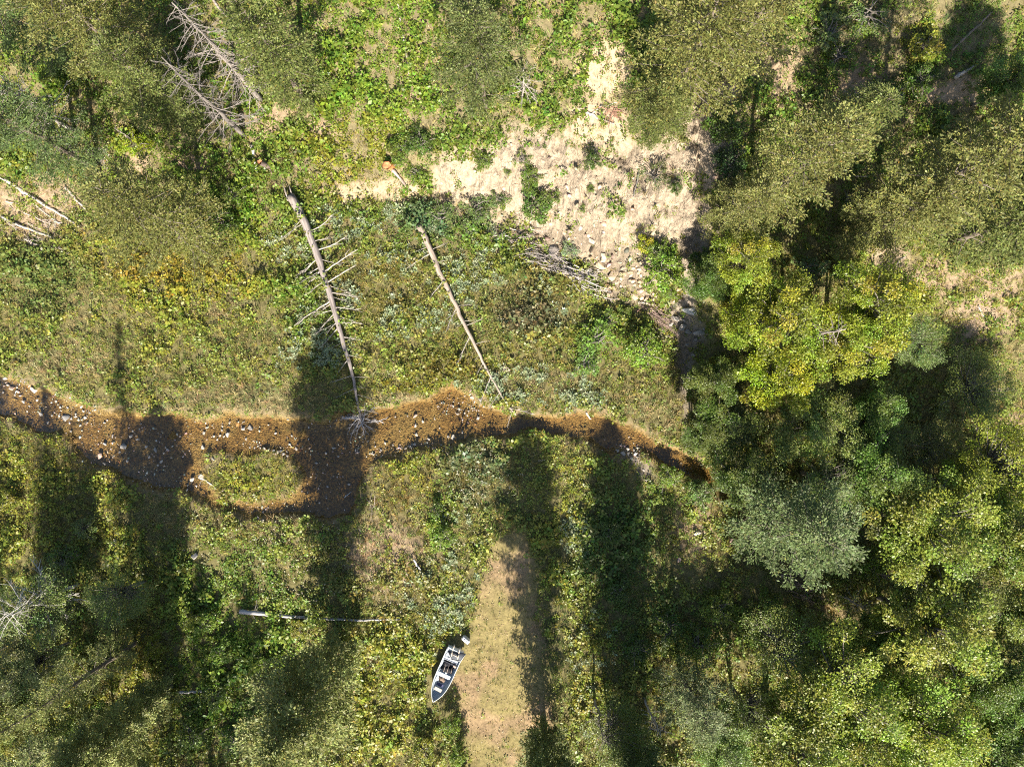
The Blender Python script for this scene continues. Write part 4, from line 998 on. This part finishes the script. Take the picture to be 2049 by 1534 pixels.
twig_tuft(1085, 520, 'heap of dark grey sticks beside the grey boulders', 34, 1.3, (.24, .21, .19), .5, dirn=-20, spread=.6)
twig_tuft(1312, 628, 'reddish brown twig heap near the gully', 44, 1.2, (.24, .17, .14), .45, dirn=-60, spread=.4)
twig_tuft(1040, 485, 'low scatter of sticks at the left end of the rock field', 30, 1.1, (.34, .29, .26), .35, dirn=-15, spread=.8)
twig_tuft(1315, 665, 'pale dead grass and stick heap below the reddish twigs', 18, .8, (.36, .3, .22), .15, dirn=-40, spread=.5)
twig_tuft(1590, 1165, 'brown brush heap under the blue green conifer', 28, 1.3, (.24, .17, .14), .4, dirn=-35, spread=.7)
twig_tuft(200, 305, 'pale brush heap beside the yellow green bush, upper left', 20, 1.0, (.4, .34, .3), .2)
twig_tuft(60, 450, 'scatter of pale sticks between the left edge logs', 26, 1.2, (.45, .38, .32), .1, dirn=-35, spread=1.6)
twig_tuft(1225, 225, 'reddish dead brush in the shadow above the sand bank', 22, .9, (.3, .16, .11), .2)
twig_tuft(745, 1010, 'dry grey brush at the shaded stream edge', 12, .8, (.34, .28, .22), .2)

# ------------------------------------------------------------------ stumps
def stump(px, py, h, r, label, col, tilt=(0, 0), roots=6):
    x, y, z = ground(px, py)
    root = tag(link('tree_stump', None, None, None, (x, y, z), (tilt[0], tilt[1], 0)), label, 'stump')
    rr = np.random.default_rng(int(px)); B = MB(); n = 9; k = 12
    th = np.arange(k) * 6.283 / k; zs = np.linspace(-.3, h, n); V = []
    for i, zz in enumerate(zs):
        f = r * (1 + .7 * math.exp(-(zz + .3) * 3.5))
        rad = f * (1 + .18 * np.cos(th * 5 + 1) * math.exp(-(zz + .3) * 2)) * (1 + rr.normal(0, .05, k))
        top = (rr.normal(0, .12, k) if i == n - 1 else 0)
        V.append(np.stack([rad * np.cos(th), rad * np.sin(th), zz + top + 0 * th], -1))
    V = np.concatenate(V); i = np.arange(n - 1)[:, None] * k; j = np.arange(k)[None]; j2 = (j + 1) % k
    B.raw(V, np.stack([i + j, i + j2, i + k + j2, i + k + j], -1).reshape(-1, 4), None, (1, 1, 1))
    link('bark', B.mesh('stump_bark'), M_DEADWOOD, root, color=col)
    T = MB(); ring = V[-k:] - [0, 0, .06]
    T.raw(np.concatenate([ring * [.93, .93, 1], [[0, 0, h - .2]]]), None, [(a, (a + 1) % k, k) for a in range(k)], (1, 1, 1))
    link('cut_face', T.mesh('stump_top'), M_DEADWOOD, root, color=(.36, .16, .07))
    for q in range(roots):
        a = q * 6.283 / roots + rr.normal(0, .3); l = rr.uniform(.25, .6) + r
        S = MB(); S.tube(np.array([[math.cos(a) * r * .6, math.sin(a) * r * .6, .25], [math.cos(a) * l * .7, math.sin(a) * l * .7, .06], [math.cos(a) * l, math.sin(a) * l, -.1]]), [.11, .07, .02], 5, (1, 1, 1))
        link('root', S.mesh('root'), M_DEADWOOD, root, color=(.17, .13, .10))
stump(540, 333, 1.5, .2, 'dark broken stump with a long shadow right of the short whitish log', (.13, .095, .08), (.1, -.15))
stump(781, 330, .8, .3, 'orange rotten stump on the slope left of the sand bank', (.42, .16, .06), (.35, -.2))
log([(785, 338), (800, 356), (823, 385)], .16, .06, 'rotten grey log running down from the orange stump', (.3, .23, .19), ntwig=3, twigL=(.4, .8))

# ------------------------------------------------------------------ stones one can pick out
def hull_rock(seed, n=16, squash=.6):
    r = np.random.default_rng(seed); bm = bmesh.new()
    for p in unit(r.normal(size=(n, 3))) * r.uniform(.75, 1.05, (n, 1)) * np.array([1, .8, squash]):
        bm.verts.new(p)
    res = bmesh.ops.convex_hull(bm, input=bm.verts)
    bmesh.ops.delete(bm, geom=[v for v in bm.verts if not v.link_faces], context='VERTS')
    bmesh.ops.bevel(bm, geom=bm.edges[:], offset=.05, segments=1, affect='EDGES')
    me = bpy.data.meshes.new('rock'); bm.to_mesh(me); bm.free()
    at = me.attributes.new('Col', 'FLOAT_COLOR', 'POINT'); at.data.foreach_set('color', np.ones(len(me.vertices) * 4, np.float32))
    me.materials.append(M_ROCK)
    return me
ROCKS = [hull_rock(500 + q, 11 + q % 4 * 2, .5 + .08 * (q % 3)) for q in range(8)]
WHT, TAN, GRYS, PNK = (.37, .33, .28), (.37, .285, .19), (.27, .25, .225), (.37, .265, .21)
def rock(px, py, w, label, col=WHT, asp=.75, rot=None, tall=1.0, group=None, sink=.25):
    x, y, z = ground(px, py); k = (CAM_H - z) / FPX; s = w * k / 2 * (1.15 if w < 14 else 1.35)
    v = random.choice(ROCKS)
    o = link('stone', v, None, None, (x, y, max(z, -.06) + s * tall * (.5 - sink)), (random.uniform(-.25, .25), random.uniform(-.25, .25), random.uniform(0, 6.28) if rot is None else math.radians(rot)), (s, s * asp / .8, s * tall), tuple(np.array(col) * random.uniform(.88, 1.1)))
    tag(o, label, 'stone', group)
    return o
for (a, b, w, c, lab) in [
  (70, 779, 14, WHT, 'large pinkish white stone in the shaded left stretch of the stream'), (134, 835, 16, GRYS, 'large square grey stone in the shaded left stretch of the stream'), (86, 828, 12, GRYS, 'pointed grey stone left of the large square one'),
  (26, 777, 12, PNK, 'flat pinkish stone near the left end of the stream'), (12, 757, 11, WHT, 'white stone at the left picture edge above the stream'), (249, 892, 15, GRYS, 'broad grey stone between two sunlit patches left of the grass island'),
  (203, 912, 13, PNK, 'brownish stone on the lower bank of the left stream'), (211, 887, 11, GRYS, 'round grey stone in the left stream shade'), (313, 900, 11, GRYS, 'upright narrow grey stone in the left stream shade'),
  (404, 953, 15, WHT, 'brightest white stone at the left tip of the grass island'), (387, 958, 11, WHT, 'white stone left of the brightest one at the island tip'), (502, 856, 13, WHT, 'white stone with a black shadow in the sunny orange stream'),
  (488, 857, 10, WHT, 'slanted white stone left of the one with a black shadow'), (457, 869, 12, WHT, 'long white stone in the cluster of small ones in the orange stream'), (476, 849, 9, (.45, .24, .08), 'orange stone in the sunny stream above the island'),
  (526, 1042, 12, WHT, 'white stone on the bank under the lower channel'), (669, 896, 9, WHT, 'lone white stone in the dark shade across the stream'), (906, 875, 13, WHT, 'large white block near the lower edge of the middle stream'),
  (832, 850, 10, WHT, 'white stone in the middle of the sunny stream'), (831, 832, 11, PNK, 'square pinkish stone above the white one in mid stream'), (945, 795, 10, PNK, 'pinkish stone at the upper bulge of the stream'), (942, 780, 9, PNK, 'stone on the bank at the top of the stream bulge'),
  (1013, 738, 17, (.44, .35, .25), 'triangular tan stone on the meadow right of the second log'), (1393, 1065, 16, WHT, 'white stone on the grass right of the tree shadows'), (1462, 1081, 13, PNK, 'pinkish stone at the edge of the blue green conifer'),
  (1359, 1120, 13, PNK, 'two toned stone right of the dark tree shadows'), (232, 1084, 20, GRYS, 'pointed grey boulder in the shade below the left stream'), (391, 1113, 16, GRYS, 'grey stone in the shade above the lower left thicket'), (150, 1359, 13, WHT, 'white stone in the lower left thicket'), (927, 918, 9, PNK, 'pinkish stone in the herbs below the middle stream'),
  (1208, 534, 26, TAN, 'largest tan block of the rock field'), (1227, 552, 24, TAN, 'tan block with a black triangular shadow above it'), (1208, 512, 14, (.48, .40, .29), 'whitish square block at the top of the rock field'), (1187, 508, 30, TAN, 'flat tan slab at the upper left of the rock field'), (1207, 520, 14, (.45, .36, .25), 'flat stone just under the whitish square block'),
  (1194, 530, 14, TAN, 'tan stone left of the largest block'), (1107, 503, 26, (.25, .215, .185), 'large dark grey boulder beside the stick heap'), (1115, 516, 20, (.30, .25, .2), 'brownish grey boulder below the dark grey one'), (1100, 446, 13, (.45, .36, .25), 'pale stone at the upper left of the rock field'), (1161, 457, 13, (.52, .45, .37), 'white stone lying on the lower sand'), (1183, 482, 14, (.47, .39, .31), 'upright pale stone above the flat tan slab'),
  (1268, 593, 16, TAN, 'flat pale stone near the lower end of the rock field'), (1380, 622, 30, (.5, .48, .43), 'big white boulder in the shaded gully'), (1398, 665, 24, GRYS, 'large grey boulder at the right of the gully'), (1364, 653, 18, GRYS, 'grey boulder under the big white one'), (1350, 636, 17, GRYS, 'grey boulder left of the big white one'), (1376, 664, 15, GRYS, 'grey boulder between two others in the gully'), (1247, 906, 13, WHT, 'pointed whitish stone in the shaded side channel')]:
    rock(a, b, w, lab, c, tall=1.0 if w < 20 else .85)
SMALL = {
 ('small pale stone in the shaded left stretch of the stream', 'small stones of the left stream', WHT): [(49, 803, 9), (144, 836, 9), (114, 803, 7), (112, 788, 7), (210, 845, 6), (264, 873, 9), (279, 878, 8), (281, 858, 6), (326, 922, 9), (301, 914, 7), (336, 899, 6), (256, 922, 7), (210, 926, 8), (375, 980, 8), (62, 812, 6), (78, 800, 6), (330, 906, 5), (318, 930, 6), (98, 845, 6), (268, 862, 5), (240, 905, 6), (226, 874, 5), (345, 915, 5), (295, 893, 6), (122, 815, 6)],
 ('small pale stone in the sunlit gap of the left stream', 'small stones in the sunlit gap', WHT): [(164, 813, 8), (190, 812, 7), (191, 820, 7), (172, 835, 7), (158, 840, 6), (162, 850, 7), (180, 826, 6), (152, 828, 6), (143, 863, 6), (176, 845, 5), (168, 822, 6), (32, 790, 6), (8, 785, 6), (18, 770, 7), (40, 768, 6)],
 ('small white stone in the orange stream above the island', 'small stones above the island', WHT): [(445, 860, 7), (429, 872, 6), (414, 855, 6), (409, 866, 7), (441, 871, 6), (449, 873, 7), (493, 878, 7), (552, 866, 6), (584, 871, 6), (576, 839, 6), (446, 853, 5), (460, 846, 5), (538, 850, 4), (520, 884, 5), (436, 879, 5)],
 ('small pale stone along the upper edge of the grass island', 'small stones on the island edge', WHT): [(562, 902, 9), (567, 908, 9), (556, 905, 8), (593, 897, 8), (427, 918, 9), (418, 909, 7), (407, 894, 10), (548, 901, 6), (538, 899, 6), (530, 897, 6), (521, 896, 5), (575, 912, 7), (510, 896, 5), (500, 895, 5)],
 ('small pale stone in the dark shade crossing the stream', 'small stones in the dark shade', WHT): [(618, 854, 6), (653, 906, 6), (678, 913, 6), (633, 926, 7), (712, 900, 6), (699, 968, 7), (517, 1034, 8), (660, 843, 5), (640, 1005, 5), (690, 1020, 5), (655, 930, 5)],
 ('small white stone in the sunny middle of the stream', 'small stones of the middle stream', WHT): [(834, 869, 8), (858, 878, 7), (897, 873, 7), (925, 864, 7), (847, 843, 7), (907, 812, 7), (876, 813, 5), (870, 838, 6), (957, 837, 8), (816, 832, 5), (792, 833, 5), (763, 900, 7), (745, 907, 6), (962, 800, 7), (949, 804, 7), (920, 818, 5), (930, 826, 5), (938, 822, 5), (915, 828, 5), (771, 886, 6), (786, 890, 5), (830, 889, 6), (821, 893, 5), (751, 893, 5), (800, 862, 4), (880, 856, 4)],
 ('small whitish stone in the shaded side channel', 'small stones of the side channel', WHT): [(1257, 908, 10), (1271, 908, 10), (1264, 918, 9), (1256, 898, 8), (1237, 901, 8), (1281, 924, 8), (1276, 914, 7), (1288, 940, 7), (1292, 960, 7), (1268, 900, 7)],
 ('small tan stone strewn over the rock field', 'small stones of the rock field', TAN): [(1188, 523, 11), (1278, 545, 10), (1279, 554, 10), (1207, 564, 10), (1218, 591, 12), (1238, 598, 9), (1245, 538, 9), (1293, 597, 14), (1307, 598, 12), (1250, 573, 9), (1076, 492, 10), (1064, 487, 9), (1080, 472, 9), (1069, 474, 8), (1040, 472, 9), (1115, 463, 8), (1128, 466, 9), (1234, 505, 9), (1262, 560, 9), (1255, 585, 10), (1280, 580, 9), (1296, 585, 9), (1236, 565, 8), (1270, 570, 8), (1150, 475, 8), (1140, 462, 7), (1210, 495, 8), (1225, 520, 8), (1240, 525, 7), (1258, 545, 8), (1090, 480, 8), (1055, 478, 7), (1246, 556, 7), (1300, 570, 8), (1228, 575, 9), (1205, 580, 8), (1315, 592, 9)],
 ('small grey stone in the shaded gully', 'small stones of the gully', GRYS): [(1409, 658, 11), (1340, 650, 11), (1368, 640, 10), (1390, 680, 12), (1356, 668, 10), (1402, 645, 9), (1372, 690, 10), (1385, 710, 11), (1395, 560, 9), (1400, 540, 9), (1380, 590, 9), (1385, 740, 9), (1378, 770, 9)],
 ('small pale stone beside the blue green conifer', 'small stones by the blue green conifer', PNK): [(1535, 1132, 9), (1564, 1152, 11), (1458, 1092, 9), (1470, 1098, 8), (1440, 1075, 8)]}
ORD = ['leftmost'] + [w + ' from the left' for w in 'second third fourth fifth sixth seventh eighth ninth tenth eleventh twelfth thirteenth fourteenth fifteenth sixteenth seventeenth eighteenth nineteenth twentieth'.split()]
ORD2 = ['rightmost'] + [w.replace('left', 'right') for w in ORD[1:]]
for (lab, grp, c), L_ in SMALL.items():
    L_ = sorted(L_); n_ = len(L_)
    for i_, (a, b, w) in enumerate(L_):
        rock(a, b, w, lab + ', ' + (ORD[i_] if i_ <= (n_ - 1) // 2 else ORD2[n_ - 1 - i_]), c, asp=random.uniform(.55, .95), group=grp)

# ------------------------------------------------------------------ boat
A = ground(914, 1302, .8); Bp = ground(868.6, 1403.7, .9)
bz = (A[2] + Bp[2]) / 2
ax_, ay_ = flat(914, 1302, bz + .75); bx_, by_ = flat(868.6, 1403.7, bz + .85)
BL = math.hypot(bx_ - ax_, by_ - ay_)
boat = tag(link('boat', None, None, None, (ax_, ay_, bz + .08), (0, 0, math.atan2(by_ - ay_, bx_ - ax_))), 'pale grey metal skiff lying on the grass beside the path', 'boat')
WH, BLUE, DKB, BEI = (.44, .46, .47), (.36, .41, .45), (.03, .032, .038), (.36, .31, .24)
xs = np.array([0, .1, .2, .35, .5, .62, .74, .84, .92, .97, 1.0]) * BL
hw = np.array([.66, .66, .655, .65, .655, .635, .57, .45, .27, .12, .015]); yc = -.08
rise = np.array([.62, .60, .58, .57, .58, .6, .63, .68, .74, .79, .82]); keel = np.array([0, 0, 0, 0, 0, 0, .02, .05, .12, .24, .45])
def hull_rows(k_in, dz):
    rows = []
    for i in range(len(xs)):
        w = max(hw[i] - k_in, .006); b = w * .74
        rows.append([(xs[i] - (k_in if i == len(xs) - 1 else 0), yc + s_ * ww, zz) for s_, ww, zz in ((-1, w, rise[i]), (-1, (w + b) / 2 + .02, rise[i] * .5 + keel[i] * .5), (-1, b, keel[i] + dz), (-1, b * .4, keel[i] + dz - .01), (1, b * .4, keel[i] + dz - .01), (1, b, keel[i] + dz), (1, (w + b) / 2 + .02, rise[i] * .5 + keel[i] * .5), (1, w, rise[i]))])
    return np.array(rows)
def skin(R_, C_, flip=False):
    n, m, _ = R_.shape; B_ = MB(); i = np.arange(n - 1)[:, None] * m; j = np.arange(m - 1)[None]
    Q = np.stack([i + j, i + j + 1, i + m + j + 1, i + m + j], -1).reshape(-1, 4)
    B_.raw(R_.reshape(-1, 3), Q[:, ::-1] if flip else Q, None, C_); return B_
H0 = skin(hull_rows(0, 0), WH)
H0.raw(hull_rows(0, 0)[0], None, [(0, k, k + 1) for k in range(1, 7)], WH)
hull = link('hull', H0.mesh('hull'), M_PAINT, boat)
link('inner_skin', skin(hull_rows(.035, .045), BLUE, True).mesh('inner_skin'), M_PAINT, hull)
for s_ in (-1, 1):
    G = MB(); G.tube(np.stack([xs, yc + s_ * hw, rise + .012], -1), np.full(len(xs), .028), 6, (.50, .51, .50)); link('gunwale', G.mesh('gunwale', True), M_PAINT, boat)
tr_ = MB(); tr_.box(-.02, .03, yc - .64, yc + .64, .05, .6, (.6, .6, .58)); link('transom', tr_.mesh('transom'), M_PAINT, boat)
def bevbox(name, parent, x0, x1, y0, y1, z0, z1, col, mat=M_PAINT, bev=.02, rot=0):
    bm = bmesh.new(); bmesh.ops.create_cube(bm, size=1.0)
    for v in bm.verts: v.co = Vector((v.co.x * (x1 - x0), v.co.y * (y1 - y0), v.co.z * (z1 - z0)))
    bmesh.ops.bevel(bm, geom=bm.edges[:], offset=bev, segments=2, affect='EDGES')
    me = bpy.data.meshes.new(name); bm.to_mesh(me); bm.free()
    at = me.attributes.new('Col', 'FLOAT_COLOR', 'POINT'); at.data.foreach_set('color', np.tile([*col, 1.0], len(me.vertices)).astype(np.float32))
    return link(name, me, mat, parent, ((x0 + x1) / 2, (y0 + y1) / 2, (z0 + z1) / 2), (0, 0, rot))
bevbox('bench', boat, .78, 1.02, yc - .58, yc + .58, .36, .42, (.44, .46, .48))
bevbox('bench', boat, 2.02, 2.32, yc - .56, yc + .5, .36, .42, (.40, .46, .52))
bevbox('floor_mat', boat, 1.06, 1.98, yc - .46, yc + .46, .05, .075, DKB, M_FABRIC)
bevbox('thwart_bar', boat, 1.08, 1.14, yc - .6, yc + .6, .52, .56, (.06, .065, .09))
# stern deck: a dark trapezoid with a pale rim, carrying a frame
dk = np.array([(.26, -.63), (-.09, .70), (.58, .583), (.757, -.12)]); D_ = MB()
zt_ = .66
D_.raw([(x, y, zt_) for x, y in dk] + [(x, y, zt_ - .07) for x, y in dk], [(3, 2, 1, 0), (4, 5, 6, 7), (0, 1, 5, 4), (1, 2, 6, 5), (2, 3, 7, 6), (3, 0, 4, 7)], None, (.075, .08, .09))
deck = link('stern_deck', D_.mesh('stern_deck'), M_FABRIC, boat)
for (p, q_) in ((0, 3), (3, 2), (2, 1)):
    G = MB(); G.tube(np.array([[*dk[p], zt_ + .015], [*(dk[p] * .5 + dk[q_] * .5), zt_ + .015], [*dk[q_], zt_ + .015]]), [.022] * 3, 5, (.40, .40, .38)); link('deck_rim', G.mesh('deck_rim', True), M_PAINT, deck)
for (a, b, w_) in (((.08, -.32), (.45, -.22), .05), ((.06, .22), (.48, .28), .05), ((.30, -.22), (.33, .24), .045), ((-.42, -.36), (.05, -.3), .06), ((-.40, .12), (.06, .2), .05)):
    G = MB(); G.tube(np.array([[*a, zt_ + .12], [(a[0] + b[0]) / 2, (a[1] + b[1]) / 2, zt_ + .13], [*b, zt_ + .1]]), [w_] * 3, 6, BEI); link('frame_bar', G.mesh('frame_bar', True), M_PAINT, boat)
for p in ((.08, -.3), (.06, .21), (.46, -.2), (.48, .27)):
    G = MB(); G.tube(np.array([[*p, zt_ - .02], [*p, zt_ + .06], [*p, zt_ + .12]]), [.025] * 3, 6, BEI); link('frame_post', G.mesh('frame_post', True), M_PAINT, boat)
seat = bevbox('swivel_seat', boat, 3.02, 3.30, yc - .34, yc + .26, .66, .74, (.38, .34, .27), M_PLASTIC, .03, -.06)
bevbox('seat_shadow_slab', boat, 2.78, 3.0, yc - .3, yc + .24, .44, .5, (.07, .07, .13), M_FABRIC, .02)  # dark slab standing in for the swivel seat's shadow, shade put into its colour
G = MB(); G.tube(np.array([[3.1, yc, .1], [3.1, yc, .4], [3.1, yc, .68]]), [.05] * 3, 8, (.3, .3, .32)); link('seat_post', G.mesh('seat_post', True), M_PAINT, boat)
def in_boat(x, y, z):
    return boat.matrix_basis @ Vector((x, y, z))
rz = boat.rotation_euler.z
def sack(name, label, cat, x, y, z, sx_, sy_, sz_, col, seed, rot=0):
    r = np.random.default_rng(seed); bm = bmesh.new(); bmesh.ops.create_icosphere(bm, subdivisions=3, radius=1)
    for v in bm.verts:
        c = v.co; e = 2.6
        n_ = (abs(c.x) ** e + abs(c.y) ** e + abs(c.z) ** e) ** (1 / e); c /= n_
        f = 1 + .12 * math.sin(5 * c.x + seed) * math.sin(4 * c.y + 2 * c.z)
        v.co = Vector((c.x * sx_ * f, c.y * sy_ * f, c.z * sz_ * f))
    me = bpy.data.meshes.new(name); bm.to_mesh(me); bm.free()
    at = me.attributes.new('Col', 'FLOAT_COLOR', 'POINT'); at.data.foreach_set('color', np.tile([*col, 1.0], len(me.vertices)).astype(np.float32))
    for p_ in me.polygons: p_.use_smooth = True
    o = link(name, me, M_FABRIC, None, in_boat(x, y, z), (0, 0, rz + rot)); tag(o, label, cat); return o
sack('duffel_bag', 'brown bag lying in the boat ahead of the middle bench', 'bag', 2.55, -.12, .24, .26, .24, .18, (.20, .14, .10), 3, .5)
sack('gear_sack', 'black gear sack in the boat behind the middle bench', 'bag', 1.75, -.05, .22, .22, .38, .15, (.02, .02, .024), 5)
sack('dark_bundle', 'dark bundle in the boat beside the rear bench', 'bag', 1.35, -.22, .2, .18, .26, .13, (.025, .024, .028), 7, .4)
sack('tan_cloth', 'small tan cloth in the boat right of the rear bench', 'cloth', 1.18, .34, .47, .13, .10, .05, (.42, .30, .24), 9, .9)
for q, (y0, x0, dx_) in enumerate(((-.36, 1.2, .7), (-.1, 1.25, .62), (.2, 1.3, .5))):
    o = MB(); o.tube(np.array([[0, 0, 0], [dx_ * .5, .06, .01], [dx_, .1, 0]]), [.014] * 3, 5, (.30, .24, .19))
    oo = link('fishing_rod', o.mesh('rod', True), M_PLASTIC, None, in_boat(x0, y0, .47), (0, 0, rz)); tag(oo, ['thin tan pole over the dark gear in the boat, far side', 'thin tan pole over the dark gear in the boat, middle', 'thin tan pole over the dark gear in the boat, path side'][q], 'pole')
# white container standing off the stern
x, y, z = ground(932, 1279.5, .4)
can = tag(link('white_container', None, None, None, (x, y, z), (0, 0, math.radians(-41))), 'small white plastic container on the grass behind the boat stern', 'container')
bevbox('body', can, -.32, .32, -.15, .15, 0, .55, (.62, .62, .60), M_PLASTIC, .05)
bevbox('lid', can, -.30, .30, -.13, .13, .545, .60, (.66, .66, .64), M_PLASTIC, .02)
G = MB(); G.tube(np.array([[-.16, 0, .62], [0, 0, .66], [.16, 0, .62]]), [.02] * 3, 6, (.7, .7, .68)); link('handle', G.mesh('handle', True), M_PLASTIC, can)
